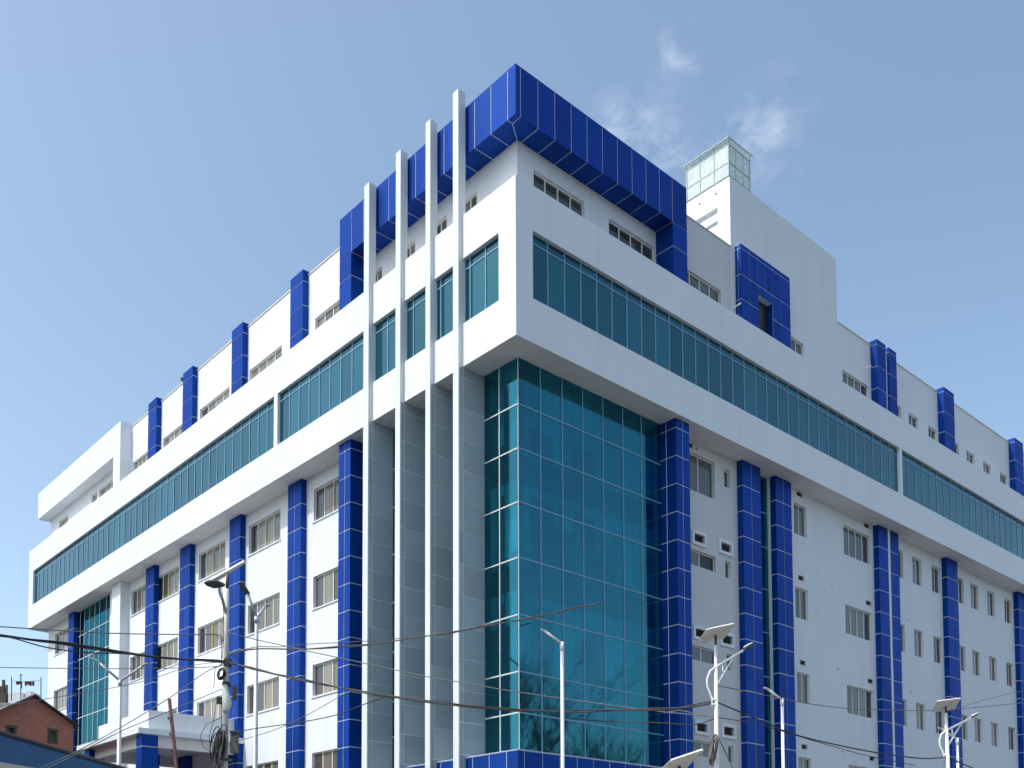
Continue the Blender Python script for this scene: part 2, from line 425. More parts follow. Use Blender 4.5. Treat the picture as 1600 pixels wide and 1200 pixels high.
for u0 in (2.57, 3.95, 5.51, 7.28): upL.append((u0, u0 + .7, *upZ, 2))
for (u0, u1, n) in ((1.48, 3.54, 4), (4.61, 6.75, 4), (8.05, 10.2, 4), (14.45, 15.28, 2), (18.04, 20.05, 4), (21.9, 22.7, 2), (23.38, 24.22, 2), (25.17, 25.96, 2), (27.35, 28.1, 2), (28.9, 29.74, 2), (30.68, 31.52, 2), (32.58, 33.4, 2), (35.6, 36.4, 2)): upR.append((u0, u1, *upZ, n))

wall_with_openings('wall', 'L', W, 8.3, 28.0, 0, ZB, [w[:4] for w in winL if w[1] < 28], .16, M['wall'], B)
wall_with_openings('wall', 'L', W, 34.3, 38.67, 0, ZB, [w[:4] for w in winL if w[0] > 28], .16, M['wall'], B)
wall_with_openings('wall', 'L', W, W, 38.67, ZT, 23.72, [w[:4] for w in upL], .16, M['wall'], B)
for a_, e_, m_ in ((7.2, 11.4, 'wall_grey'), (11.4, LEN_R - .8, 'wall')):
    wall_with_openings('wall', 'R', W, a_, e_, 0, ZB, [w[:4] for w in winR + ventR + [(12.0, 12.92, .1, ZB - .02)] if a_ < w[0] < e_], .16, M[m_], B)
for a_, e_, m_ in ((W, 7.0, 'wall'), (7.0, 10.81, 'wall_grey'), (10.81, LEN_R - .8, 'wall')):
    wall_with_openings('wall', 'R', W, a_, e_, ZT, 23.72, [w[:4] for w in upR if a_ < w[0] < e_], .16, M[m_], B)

def window(fac, u0, u1, z0, z1, n, pm, tape=False):
    f = MB(); t = .045; d0, d1 = W + .07, W + .13
    f.box(*fb(fac, u0, u1, d0, d1, z0, z0 + t)); f.box(*fb(fac, u0, u1, d0, d1, z1 - t, z1))
    st = (u1 - u0) / n
    for k in range(n + 1):
        c = u0 + k * st
        f.box(*fb(fac, max(u0, c - t/2), min(u1, c + t/2), d0 + .004, d1 - .004, z0 + t, z1 - t))
    w = f.build('window', M['frame'], B)
    for k in range(n):
        dd = .012 if k % 2 else 0.0
        pk = pm
        if fac == 'L' and n == 4 and z0 < 20 and k == n - 1: pk = M['pane_dark']
        if fac == 'R' and n == 4 and z0 < 20 and k == 3: pk = M['pane_dark']
        if fac == 'R' and n == 2 and round(u0, 1) in (25.1, 25.2, 32.6) and k == 1: pk = M['pane_dark']
        if fac == 'R' and n == 2 and u0 == 8.1 and 12 < z0 < 13 and k == 1: pk = M['window_black']
        piece('pane', *fb(fac, u0 + k*st + .023, u0 + (k+1)*st - .023, d0 + .02 + dd, d0 + .032 + dd, z0 + t, z1 - t), pk, w, .004)
    bk = MB(); bk.quad(fp(fac, u0, W+.16, z0), fp(fac, u1, W+.16, z0), fp(fac, u1, W+.16, z1), fp(fac, u0, W+.16, z1)); bk.build('backing', M['window_black'], w)
    if z1 - z0 > 1.0 and fac == 'L' and z0 < 20:
        sl = MB(); sl.box(*fb(fac, u0 - .04, u1 + .04, W - .035, W + .068, z0 - .05, z0 - .003)); sl.build('sill', M['wall'], w)
    if tape:
        m = u0 + st * (n // 2)
        q = MB(); q.box(*fb(fac, u0 + st*.6, u0 + st*(n-.7), d0 - .012, d0 - .002, z0, z0 + .05)); q.box(*fb(fac, m - .018, m + .018, d0 - .012, d0 - .003, z0 + .052, z0 + (z1-z0)*.9)); q.build('tape_strip', M['yellow'], w)
    return w
for i, w in enumerate(winL):
    if w[2] < 5.4 and w[0] > 16.2: continue
    window('L', *w, M['pane'], tape=((i % 6 in (0, 1, 2, 3) and w[2] > 14) or i in (8, 9)))
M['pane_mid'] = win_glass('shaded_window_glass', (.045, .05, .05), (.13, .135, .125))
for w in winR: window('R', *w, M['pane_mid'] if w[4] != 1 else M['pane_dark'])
for w in upL: window('L', *w, M['pane'])
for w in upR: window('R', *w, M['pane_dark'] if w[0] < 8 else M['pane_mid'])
for v in ventR:
    u0, u1, z0, z1, framed = v
    f = MB()
    t = .10 if framed else .02
    for a in ((u0 - t, u1 + t, z1, z1 + t), (u0 - t, u1 + t, z0 - t, z0), (u0 - t, u0, z0, z1), (u1, u1 + t, z0, z1)):
        f.box(*fb('R', a[0], a[1], W - .05 if framed else W - .012, W - .001, a[2], a[3]))
    vt = f.build('vent', M['fascia'], B)
    gb = MB(); gb.quad(fp('R', u0, W+.1, z0), fp('R', u1, W+.1, z0), fp('R', u1, W+.1, z1), fp('R', u0, W+.1, z1))
    k = 0
    while z0 + .03 + k * .05 < z1:
        zz = z0 + .03 + k * .05; gb.box(*fb('R', u0, u1, W + .04, W + .08, zz, zz + .018)); k += 1
    gb.build('grille', M['grille'], vt)

# --- clad columns
JG = .036
rest = MB()
def column(fac, u0, u1, df, dw, z0, z1, joints, nf, ns, single=True, name='column', gap=None):
    core = MB(); core.box(*fb(fac, u0 + .014, u1 - .014, df + .014, dw, z0, z1))
    c = core.build(name, M['seal'], B)
    zs = [z1] + [j for j in joints if z0 + .05 < j < z1 - .05] + [z0]
    def put(*a, small=False):
        if single and not small: piece('cladding_panel', *a, M['blue'], c, .0018)
        else: rest.box(*a)
    for k in range(len(zs) - 1):
        a, e = zs[k+1] + JG/2, zs[k] - JG/2
        if k == 0: e = zs[0]
        st = (u1 - u0) / nf
        for i in range(nf):
            p, q = u0 + i*st + (JG/2 if i else 0), u0 + (i+1)*st - (JG/2 if i < nf-1 else 0)
            put(*fb(fac, p, q, df, df + .012, a, e))
        sd = (dw - df - .012) / ns
        for i in range(ns):
            p, q = df + .013 + i*sd + (JG/2 if i else 0), df + .012 + (i+1)*sd - (JG/2 if i < ns-1 else 0)
            put(*fb(fac, u0, u0 + .0135, p, q, a, e), small=(dw - df < .3))
    rest.box(*fb(fac, u1 - .0135, u1, df + .013, dw, z0, z1))
    return c
gridB = [ZB - .873 * k for k in range(1, 13)]
gridA = [15.97 - .877 * k for k in range(0, 13)]
column('L', 8.02, 8.70, CA, W + .1, 0, ZB, gridA, 2, 1)
for u0, u1, sg in ((11.81, 12.71, True), (16.27, 17.15, True), (20.64, 21.6, True), (24.24, 25.13, False), (34.16, 34.95, False)):
    column('L', u0, u1, CF, W, 0, ZB, gridB, 2, 1, sg)
column('R', 6.85, 7.51, CA + .02, W + .1, 0, ZB, gridA, 2, 2)
for u0, u1, n, sg in ((10.95, 12.0, 2, True), (12.92, 13.9, 2, True), (20.12, 20.87, 1, True), (21.11, 21.76, 1, True), (26.06, 27.1, 2, False), (33.66, 34.7, 2, False)):
    column('R', u0, u1, CF, W, 0, ZB, gridB, n, 1, sg)
# top storey columns
for u0, u1 in ((11.79, 12.66), (16.25, 17.15), (20.64, 21.57), (24.25, 25.15)):
    column('L', u0, u1, CF, W + .25, ZT, 23.865, [23.46, 22.57, 21.69], 1, 1)
for u0, u1 in ((20.25, 20.95), (21.2, 21.84), (26.1, 27.1), (33.67, 34.68)):
    column('R', u0, u1, CF - .06, W + .25, ZT, 23.87, [23.68, 22.78, 21.87], 1, 1)
# white strip between the twin columns
st = MB(); st.box(20.872, 21.108, CF + .025, W, 0, ZB); st.box(20.965, 21.185, CF + .02, W, ZT, 23.72); st.build('pilaster', M['wall'], B)

# --- blue corner frame on the roof
KZ0, KZ1 = 22.485, 23.887
core = MB()
core.prism([(CA+.014, CA+.014, KZ0+.014), (7.496, CA+.014, KZ0+.014), (7.496, 1.1, KZ0+.014), (1.1, 1.1, KZ0+.014), (1.1, 8.706, KZ0+.014), (CA+.014, 8.706, KZ0+.014)], (0, 0, KZ1-KZ0-.02))
core.box(6.824, 7.496, CA+.014, W, ZT, KZ0); core.box(CA+.014, W, 8.054, 8.706, ZT, KZ0)
frame = core.build('roof_frame', M['seal'], B); tag(frame, 'blue panelled frame wrapping the roof corner')
jR = [CA, .36, 1.01, 1.66, 2.31, 2.96, 3.61, 4.26, 4.91, 5.55, 6.19, 6.81, 7.51]
jL = [CA, .50, 1.18, 1.87, 2.55, 3.24, 3.92, 4.60, 5.29, 5.98, 6.68, 7.36, 8.04, 8.72]
for fac, js in (('R', jR), ('L', jL)):
    n = len(js) - 1
    for k in range(n):
        a = js[k] + (JG/2 if k else (.013 if fac == 'R' else 0)); e = js[k+1] - (JG/2 if k < n-1 else 0)
        zb = KZ0 + (JG/2 if k == n-1 else 0)
        piece('cladding_panel', *fb(fac, a, e, CA, CA + .0125, zb, KZ1), M['blue'], frame, .0015)
        # soffit panel
        if k < n - 1 and k > 0:
            if k == 1: 
                p = MB(); h = JG/2
                p.prism([fp(fac, a, CA + .014, KZ0), fp(fac, e, CA + .014, KZ0), fp(fac, e, W, KZ0), fp(fac, W + h, W, KZ0), fp(fac, a, .50 if fac == 'R' else .36, KZ0)], (0, 0, .013)); p.build('cladding_panel', M['blue'], frame)
            else: piece('cladding_panel', *fb(fac, a, e, CA + .014, W, KZ0, KZ0 + .0125), M['blue'], frame, .0015)
    # leg
    u0, u1 = js[-2], js[-1]
    for zz0, zz1 in ((21.725 + JG/2, KZ0 - JG/2), (ZT, 21.725 - JG/2)):
        piece('cladding_panel', *fb(fac, u0, u1, CA, CA + .0125, zz0, zz1), M['blue'], frame)
        piece('cladding_panel', *fb(fac, u0, u0 + .0125, CA + .014, W, zz0, zz1), M['blue'], frame)
        rest.box(*fb(fac, u1 - .0125, u1, CA + .014, W + .2, zz0, zz1 + (1.4 if zz1 > 22 else 0)))
p = MB(); p.box(CA + .014, .36 - JG/2, CA + .014, .50 - JG/2, KZ0, KZ0 + .0125); p.build('cladding_panel', M['blue'], frame)
top = MB(); top.prism([(CA+.002, CA+.002, KZ1 - .004), (7.508, CA+.002, KZ1 - .004), (7.508, 1.12, KZ1 - .004), (1.12, 1.12, KZ1 - .004), (1.12, 8.718, KZ1 - .004), (CA+.002, 8.718, KZ1 - .004)], (0, 0, .012)); top.build('capping', M['blue'], frame)

# --- blue block with an opening beside the stair tower
bc = MB()
bu0, bu1 = 11.05, 14.07; BZ1 = 23.86
bc.box(bu0+.014, 12.08, CF+.014, W, ZT, BZ1-.004); bc.box(12.96, bu1-.014, CF+.014, W, ZT, BZ1-.004); bc.box(12.08, 12.96, CF+.014, W, 22.47, BZ1-.004)
blk = bc.build('clad_block', M['seal'], B); tag(blk, 'square blue panelled block with a dark opening')
us = [bu0, 11.58, 12.08, 12.53, 12.96, 13.52, bu1]; zs = [ZT, 21.92, 22.79, 23.72, BZ1]
for i in range(6):
    for k in range(4):
        z0, z1 = zs[k], zs[k+1]
        if i in (2, 3):
            if k == 0: continue
            if k == 1: z0 = 22.47
        piece('cladding_panel', us[i] + (JG*.4 if i else 0), us[i+1] - (JG*.4 if i < 5 else 0), CF, CF + .0125, z0 + (JG/2 if k and z0 != 22.47 else 0), z1 - (JG/2 if k < 3 else 0), M['blue'], blk, .0015)
for k in range(4):
    piece('cladding_panel', bu0, bu0 + .0125, CF + .014, CF + .11, zs[k] + JG/2, zs[k+1] - JG/2, M['blue'], blk)
    piece('cladding_panel', bu0, bu0 + .0125, CF + .13, W, zs[k] + JG/2, zs[k+1] - JG/2, M['blue'], blk)
rest.box(bu1 - .0125, bu1, CF + .014, W, ZT, BZ1); rest.box(12.947, 12.9595, CF + .014, W - .003, ZT, 22.469)
dk = MB(); dk.quad((12.08, W - .004, ZT), (12.96, W - .004, ZT), (12.96, W - .004, 22.47), (12.08, W - .004, 22.47)); dk.build('opening', M['window_black'], blk)

# --- corner curtain wall
GP = .80
trans = [14.97, 13.74, 12.25, 10.72, 9.16, 7.61, 6.5]
CB = 5.365
def curtain(fac, us, z0, z1, d, parent, nm='curtain_wall'):
    fr = MB(); zz = [z1] + trans + [z0]
    for u in us[1:-1]: fr.box(*fb(fac, u - .017, u + .017, d - .012, d + .04, z0, z1))
    for t in trans: fr.box(*fb(fac, us[0], us[-1], d - .010, d + .038, t - .019, t + .019))
    c = fr.build(nm, M['mullion'] if fac == 'R' else M['mullion_w'], parent)
    for i in range(len(us) - 1):
        for k in range(len(zz) - 1):
            a = us[i] + (.0175 if i else 0); e = us[i+1] - (.0175 if i < len(us)-2 else 0)
            piece('curtain_pane', *fb(fac, a, e, d, d + .03, zz[k+1] + (.0195 if zz[k+1] != z0 else 0), zz[k] - (.0195 if k else 0)), M['glass'], c, .0032)
    return c
curtain('R', [GP, 1.64, 2.5, 3.34, 4.2, 5.08, 5.93, 6.85], CB, ZB, GP, B)
curtain('L', [GP + .031, 1.56, 2.21], CB, ZB, GP, B)
M['blind'] = simple('pale_roller_blind', (.82, .82, .79), .8, 0, .08, 3)
cw = [o for o in B.children if o.name.startswith('curtain_wall')]
rb = random.Random(5)
for zf in (13.75, 10.67, 7.6):
    top = zf + 2.32 if zf < 13 else 16.2
    for fac, us_, par in (('R', [1.32, 1.62, 2.48, 3.32, 4.18, 5.06, 5.91, 6.8], cw[0]), ('L', [1.02, 1.3, 1.56, 1.85, 2.16], cw[1])):
        for k in range(len(us_) - 1):
            dr = rb.choice((0.12, .4, .62, .85, 1, 1)) * (top - zf)
            dd = 1.16 if fac == 'R' else .97
            piece('blind', *fb(fac, us_[k] + .02, us_[k+1] - .02, dd, dd + .01, top - dr, top), M['blind'], par)
for a, e in ((2.43, 3.47), (3.69, 4.91), (5.15, 6.57), (6.83, 8.02)): curtain('L', [a, (a+e)/2, e], CB, ZB, GP, B)
cp = MB(); cp.box(GP - .02, GP - .002, GP - .02, GP - .002, CB, ZB); cp.build('corner_bead', M['mullion_w'], B)
far_n = [29.4, 29.65, 30.39, 31.27, 31.91, 32.61, 33.32, 33.9, 34.2]
curtain('L', far_n[1:], 0.0, ZB - .02, W + .02, B)
curtain('R', [12.0, 12.46, 12.92], .1, ZB - .02, W + .125, B)
sg = MB(); sg.quad((12.0, W + .175, 0), (12.92, W + .175, 0), (12.92, W + .175, ZB), (12.0, W + .175, ZB)); sg.build('glazing_backing', M['window_black'], B)
# rooms behind the glass: floors, beams, columns and a back wall
for z in (13.75, 10.67, 7.6, 4.5):
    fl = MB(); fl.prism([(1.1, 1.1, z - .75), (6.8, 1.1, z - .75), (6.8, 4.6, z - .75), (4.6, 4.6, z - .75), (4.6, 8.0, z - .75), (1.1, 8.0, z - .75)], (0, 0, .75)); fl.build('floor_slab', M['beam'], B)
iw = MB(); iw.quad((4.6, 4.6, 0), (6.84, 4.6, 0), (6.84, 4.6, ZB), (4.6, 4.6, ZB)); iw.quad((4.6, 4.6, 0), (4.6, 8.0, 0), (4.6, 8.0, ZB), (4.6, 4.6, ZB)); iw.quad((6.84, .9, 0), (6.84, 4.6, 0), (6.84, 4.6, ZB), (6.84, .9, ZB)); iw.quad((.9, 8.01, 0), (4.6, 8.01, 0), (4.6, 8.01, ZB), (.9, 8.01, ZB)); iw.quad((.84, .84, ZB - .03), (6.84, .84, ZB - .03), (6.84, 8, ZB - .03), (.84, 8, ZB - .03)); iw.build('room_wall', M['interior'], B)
for x, y in ((1.7, 1.7), (4.4, 1.75), (1.75, 5.4)):
    ic = MB(); ic.box(x, x + .4, y, y + .4, 0, ZB - .04); ic.build('room_column', M['interior'], B)
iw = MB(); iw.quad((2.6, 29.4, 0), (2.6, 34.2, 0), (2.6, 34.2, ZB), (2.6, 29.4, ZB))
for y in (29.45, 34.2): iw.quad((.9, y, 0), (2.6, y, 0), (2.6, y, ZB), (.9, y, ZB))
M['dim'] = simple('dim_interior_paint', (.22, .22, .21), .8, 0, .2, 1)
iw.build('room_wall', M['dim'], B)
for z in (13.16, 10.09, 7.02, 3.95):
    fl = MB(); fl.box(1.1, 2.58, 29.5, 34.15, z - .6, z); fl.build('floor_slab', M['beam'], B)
# blue plinth under the glass
PX = .10
pl = MB(); pl.prism([(PX + .014, PX + .014, 0), (7.0, PX + .014, 0), (7.0, 1.2, 0), (1.2, 1.2, 0), (1.2, 8.0, 0), (PX + .014, 8.0, 0)], (0, 0, CB - .012)); plinth = pl.build('plinth', M['seal'], B)
pR = [PX, .33] + [.33 + .655 * k for k in range(1, 10)] + [6.85]; pL = [PX, .55] + [.55 + .685 * k for k in range(1, 11)] + [8.0]
for fac, js in (('R', pR), ('L', pL)):
    for k in range(len(js) - 1):
        a = js[k] + (JG/2 if k else (.0135 if fac == 'R' else 0)); e = js[k+1] - JG/2
        piece('cladding_panel', *fb(fac, a, e, PX, PX + .013, .1, CB - .03), M['blue'], plinth, .001)
cpn = MB(); cpn.prism([(PX - .005, PX - .005, CB - .01), (6.86, PX - .005, CB - .01), (6.86, .8, CB - .01), (.8, .8, CB - .01), (.8, 8.0, CB - .01), (PX - .005, 8.0, CB - .01)], (0, 0, .02)); cpn.build('coping', M['seal'], plinth)

# --- white fins with grey blades
fins = [(6.567, 6.84, 23.90), (4.915, 5.155, 24.02), (3.471, 3.69, 24.12), (2.196, 2.435, 24.258)]
for y0, y1, zt in fins:
    f = MB(); f.box(-.145, .115, y0, y1, ZB - .02, zt); f.box(-.145, -.10, y0, y1, 0, ZB - .02)
    f.build('fin', M['fin'], B)
    bl = MB(); bl.box(-.0995, GP + .02, y0 + .012, y1 - .012, 0, ZB - .021); blade = bl.build('blade', M['seal_grey'], B)
    zs = [ZB - .022] + [z for z in gridA] + [0]
    zs = [z for z in zs if z == 0 or z > 5]
    for k in range(len(zs) - 1):
        for side in (0, 1):
            yy = (y0, y0 + .0115) if side == 0 else (y1 - .0115, y1)
            if side == 0 and zs[k] > 5.2:
                piece('blade_panel', -.099, .016, *yy, zs[k+1] + .017, zs[k] - .017, M['greyp'], blade, .0015)
                piece('blade_panel', .046, GP, *yy, zs[k+1] + .017, zs[k] - .017, M['greyp'], blade, .0015)
    s2 = MB(); s2.box(-.099, GP, y1 - .0115, y1, 0, ZB - .022); s2.build('blade_panel', M['greyp'], blade)

# --- far white pier and white box on the top storey
pr = MB(); pr.box(.43, W + .3, 27.55, 28.6, 0, ZB); pr.build('pier', M['wall'], B)
pr = MB(); pr.box(.75, W + .3, 28.6, 29.65, 0, ZB); pr.build('pier', M['wall'], B)
bx = MB()
bx.prism([(.3, 27.55, ZT), (.3, 28.38, ZT), (.3, 28.38, 22.4), (.3, 39.16, 22.4), (.3, 39.16, 23.85), (.3, 27.55, 23.85)], (.55, 0, 0))
bx.build('roof_box', M['fascia'], B)
bx = MB(); bx.box(.852, 8, 27.55, 39.16, 22.41, 23.845); bx.build('roof_box', M['fascia'], B)
# parapet copings
for bxx in ((W - .03, W + .2, 8.72, 27.55, 23.722, 23.765), (17.74, LEN_R - .8, W - .03, W + .2, 23.722, 23.76), (7.52, 10.8, W - .03, W + .2, 23.722, 23.76)):
    cp = MB(); cp.box(*bxx); cp.build('parapet_coping', M['frame'], B)

# --- stair tower
TX0, TX1, TZ, TY1 = 10.81, 17.72, 26.26, 7.5
tw = MB()
tw.quad((TX0, W, 23.72), (TX1, W, 23.72), (TX1, W, TZ), (TX0, W, TZ))
tw.quad((TX1, W, 23.0), (TX1, TY1, 23.0), (TX1, TY1, TZ), (TX1, W, TZ)); tw.quad((TX0, W, TZ), (TX1, W, TZ), (TX1, TY1, TZ), (TX0, TY1, TZ)); tw.quad((TX0, TY1, 23), (TX1, TY1, 23), (TX1, TY1, TZ), (TX0, TY1, TZ))
tower = tw.build('stair_tower', M['wall'], B)
wall_with_openings('tower_wall', 'L', TX0, W, TY1, 23.0, TZ, [(1.37, 6.2, 25.21, 25.41), (1.37, 6.2, 24.80, 24.94)], .22, M['wall'], tower, back=True)
cl = MB()
for y in (1.4, 2.1): cl.box(TX0 - .03, TX0, y, y + .03, 25.9, 25.95)
cl.build('wall_hook', M['dark_metal'], tower)
# glass lantern on top
gx0, gx1, gy0, gy1, gz0, gz1 = 10.80, 12.03, .87, 2.66, TZ + .004, 27.42
gf = MB(); t = .022
for x in (gx0, gx1): 
    for y in (gy0, gy1): gf.box(x - t, x + t, y - t, y + t, gz0, gz1)
for x in (gx0 + .41, gx0 + .82): gf.box(x - .011, x + .011, gy0 - .011, gy0 + .011, gz0, gz1); gf.box(x - .011, x + .011, gy1 - .011, gy1 + .011, gz0, gz1)
for y in (gy0 + .6, gy0 + 1.2): gf.box(gx0 - .011, gx0 + .011, y - .011, y + .011, gz0, gz1); gf.box(gx1 - .011, gx1 + .011, y - .011, y + .011, gz0, gz1)
for z in (gz0 + .03, gz0 + .50, gz1 - .02):
    gf.box(gx0 + t, gx1 - t, gy0 - .013, gy0 + .013, z - .014, z + .014); gf.box(gx0 - .013, gx0 + .013, gy0 + t, gy1 - t, z - .014, z + .014)
    gf.box(gx0 + t, gx1 - t, gy1 - .013, gy1 + .013, z - .014, z + .014); gf.box(gx1 - .013, gx1 + .013, gy0 + t, gy1 - t, z - .014, z + .014)
for y in (gy0, gy0 + .6, gy0 + 1.2, gy1): gf.box(gx0 - .03, gx0 + .01, y - .015, y + .015, gz1, 27.57)
for x in (gx0, gx1): gf.box(x - .012, x + .012, gy0 - .03, gy0 + .01, gz1, 27.57)
M['lantern_frame'] = simple('green_grey_frame', (.32, .40, .39), .5)
lan = gf.build('lantern', M['lantern_frame'], B); tag(lan, 'pale green glass lantern on the stair tower')
for i in range(3):
    for z0, z1 in ((gz0 + .045, gz0 + .486), (gz0 + .514, gz1 - .035)):
        piece('lantern_pane', gx0 + .41*i + .02, gx0 + .41*(i+1) - .02, gy0 - .005, gy0 + .005, z0, z1, M['clear'], lan); piece('lantern_pane', gx0 + .41*i + .02, gx0 + .41*(i+1) - .02, gy1 - .005, gy1 + .005, z0, z1, M['clear'], lan)
        piece('lantern_pane', gx0 - .005, gx0 + .005, gy0 + .6*i + .02, gy0 + .6*(i+1) - .02, z0, z1, M['clear'], lan); piece('lantern_pane', gx1 - .005, gx1 + .005, gy0 + .6*i + .02, gy0 + .6*(i+1) - .02, z0, z1, M['clear'], lan)
rp = MB(); rp.box(gx0 - .09, gx1 + .12, gy0 - .06, gy1 + .1, 27.575, 27.60); rp.build('lantern_roof', M['clear'], lan)
re = MB(); re.box(gx0 - .10, gx1 + .13, gy0 - .075, gy0 - .061, 27.565, 27.605); re.box(gx0 - .105, gx0 - .091, gy0 - .06, gy1 + .1, 27.565, 27.605); re.build('roof_edge', M['lantern_frame'], lan)
# roof deck and hidden sides
rf = MB(); rf.quad((W + .05, W + .05, 23.2), (LEN_R - .85, W + .05, 23.2), (LEN_R - .85, 20, 23.2), (W + .05, 20, 23.2)); rf.quad((W + .05, 20, 23.2), (20, 20, 23.2), (20, 38.6, 23.2), (W + .05, 38.6, 23.2)); rf.build('roof_deck', M['paving'], B)
sd = MB()
sd.quad((W, 38.67, 0), (20, 38.67, 0), (20, 38.67, 23.2), (W, 38.67, 23.2)); sd.quad((20, 20, 0), (20, 38.67, 0), (20, 38.67, 23.2), (20, 20, 23.2)); sd.quad((20, 20, 0), (LEN_R - .8, 20, 0), (LEN_R - .8, 20, 23.2), (20, 20, 23.2)); sd.quad((LEN_R - .8, W, 0), (LEN_R - .8, 20, 0), (LEN_R - .8, 20, 23.2), (LEN_R - .8, W, 23.2))
sd.build('wall', M['wall'], B)
# small fittings
ft = MB(); ft.tube([(10.9, .85, 21.62), (11.0, .60, 21.72)], .028); ft.build('drain_spout', M['white_steel'], B)
ft = MB(); ft.tube([(19.6, .85, 22.5), (19.75, .55, 22.58)], .018); ft.build('drain_spout', M['white_steel'], B)
ft = MB(); ft.tube([(15.9, 1.4, 26.2), (15.9, 1.4, 26.72)], .05); ft.tube([(15.9, 1.4, 26.72), (15.9, 1.4, 26.80)], .085); ft.build('vent_pipe', M['white_steel'], B)
ft = MB(); ft.box(.72, .84, 21.95, 22.05, 23.80, 23.92); ft.tube([(.86, 22.0, 23.7), (.80, 22.0, 23.85)], .03); ft.build('camera_bracket', M['dark_metal'], B)
ft = MB(); ft.tube([(8.95, 1.4, 23.7), (8.95, 1.4, 24.02)], .018); ft.build('roof_rod', M['dark_metal'], B)
for (u, z) in ((16.9, 13.2), (17.2, 10.1), (17.4, 7.0), (22.9, 13.0), (22.9, 10.0)):
    ft = MB(); ft.tube([(u, W + .01, z), (u, W - .04, z - .02)], .028); ft.build('drain_stub', M['grey_steel'], B)
if rest.f: tag(rest.build('small_cladding_panels', M['blue'], B), kind='stuff')

# --- entrance canopy
ec = MB()
ec.box(-2.76, CF - .01, 16.53, 21.32, 7.60, 8.32); 
can = ec.build('entrance_canopy', M['fascia'], B)
e2 = MB(); e2.box(-3.26, W - .002, 16.19, 22.27, 7.40, 7.598); e2.build('canopy_lip', M['fascia'], can)
e3 = MB(); e3.box(-2.9, W - .003, 16.55, 16.8, 7.0, 7.399); e3.box(-2.9, W - .003, 21.6, 21.85, 7.0, 7.399); e3.box(-2.9, -2.65, 16.8, 21.6, 7.0, 7.399); e3.build('canopy_beam', M['soffit'], can)
sj = MB()
for x in (-2.05, -1.35, -.65, .05): sj.box(x - .006, x + .006, 16.524, 16.5295, 7.62, 8.31)
sj.build('canopy_joint', M['seal_grey'], can)
for (x0, y0) in ((-3.12, 16.22), (-3.12, 21.3), (-.9, 21.2)):
    cb = MB(); cb.box(x0 + .014, x0 + .586, y0 + .014, y0 + .486, 0, 7.399 if y0 < 17 else 7.398)
    cc = cb.build('canopy_column', M['seal'], can)
    zz = [7.39, 6.95, 6.1, 5.25, 4.4, 0]
    for k in range(5):
        piece('cladding_panel', x0, x0 + .6, y0, y0 + .0135, zz[k+1] + JG/2, zz[k] - JG/2, M['blue'], cc); piece('cladding_panel', x0, x0 + .0135, y0 + .014, y0 + .5, zz[k+1] + JG/2, zz[k] - JG/2, M['blue'], cc)

# ------------------------------------------------------------------ street lamps
def ground_under(p): return Vector((p.x, p.y, 0))
def lamp_head(b, p, d, L, w):
    d = d.normalized(); s = d.cross(Vector((0, 0, 1))).normalized(); n = s.cross(d)
    rows = [(0, .35, .5), (.12, .9, 1), (.6, 1, .9), (.92, .8, .6), (1, .45, .35)]
    base = len(b.v)
    for t, ww, hh in rows:
        for sx, sz in ((-1, -.12), (1, -.12), (1, .1), (.55, .34), (-.55, .34), (-1, .1)):
            b.v.append(tuple(p + d * (t * L) + s * (sx * w / 2 * ww) + n * (sz * w * .55 * hh)))
    for i in range(len(rows) - 1):
        for k in range(6):
            k2 = (k + 1) % 6; b.f.append((base+i*6+k, base+i*6+k2, base+(i+1)*6+k2, base+(i+1)*6+k)); b.m.append(b.mi)
    b.f.append(tuple(base + k for k in range(6))); b.m.append(b.mi); e = base + (len(rows)-1)*6; b.f.append(tuple(e + k for k in reversed(range(6)))); b.m.append(b.mi)

def simple_lamp(label, D, elbow, tip, r0, r1, mat, head_mat, group, arms=(), lean=(0, 0)):
    e = at(*elbow, D); base = ground_under(e) + Vector((lean[0], lean[1], 0))
    root = empty('street_lamp', base); tag(root, label, 'street lamp', group)
    p = MB(); mid = base.lerp(e, .45)
    p.tube([base, mid, mid + (e-base).normalized()*.02, e], [r0*1.25, r0*1.15, r0, r1], 10); p.build('pole', mat, root, True)
    bp = MB(); bp.box(base.x-.16, base.x+.16, base.y-.16, base.y+.16, .0, .03); bp.build('base_plate', mat, root)
    c = MB(); c.tube([e - Vector((0, 0, .16)), e + Vector((0, 0, .01))], r1*1.35, 10); c.build('collar', mat, root, True)
    for (tx, ty, dd, hl) in [(tip[0], tip[1], D - .2, tip[2])] + list(arms):
        t = at(tx, ty, dd)
        a = MB(); a.tube([e - Vector((0, 0, .02)), t], r1 * .8, 8); a.build('arm', mat, root, True)
        h = MB(); d = (t - e).normalized(); d.z *= .55; lamp_head(h, t - d.normalized()*.05, d, hl, hl * .5); h.build('lamp_head', head_mat, root, False)
    return root
G1 = 'street lamps along the road'
simple_lamp('white single-arm street lamp standing in front of the corner glass', 20, (878, 1004), (851, 986, .14), .04, .03, M['white_steel'], M['white_steel'], G1)
simple_lamp('white single-arm street lamp in front of the paired blue columns', 23, (1222, 1092), (1200, 1077, .17), .045, .03, M['white_steel'], M['white_steel'], G1)
simple_lamp('white single-arm street lamp just behind the right-hand solar lamp', 25.5, (1495.5, 1154), (1471, 1139, .16), .045, .03, M['white_steel'], M['white_steel'], G1)
simple_lamp('grey double-arm street lamp in front of the entrance canopy', 30, (188, 1063), (153, 1034, .32), .085, .045, M['grey_steel'], M['grey_steel'], G1, [(224, 1040, 29.5, .3)])
simple_lamp('grey double-arm street lamp right of the cable-laden utility pole', 28, (401, 964), (387, 928, .42), .075, .05, M['grey_steel'], M['dark_metal'], G1, [(414, 948, 28.6, .32)])

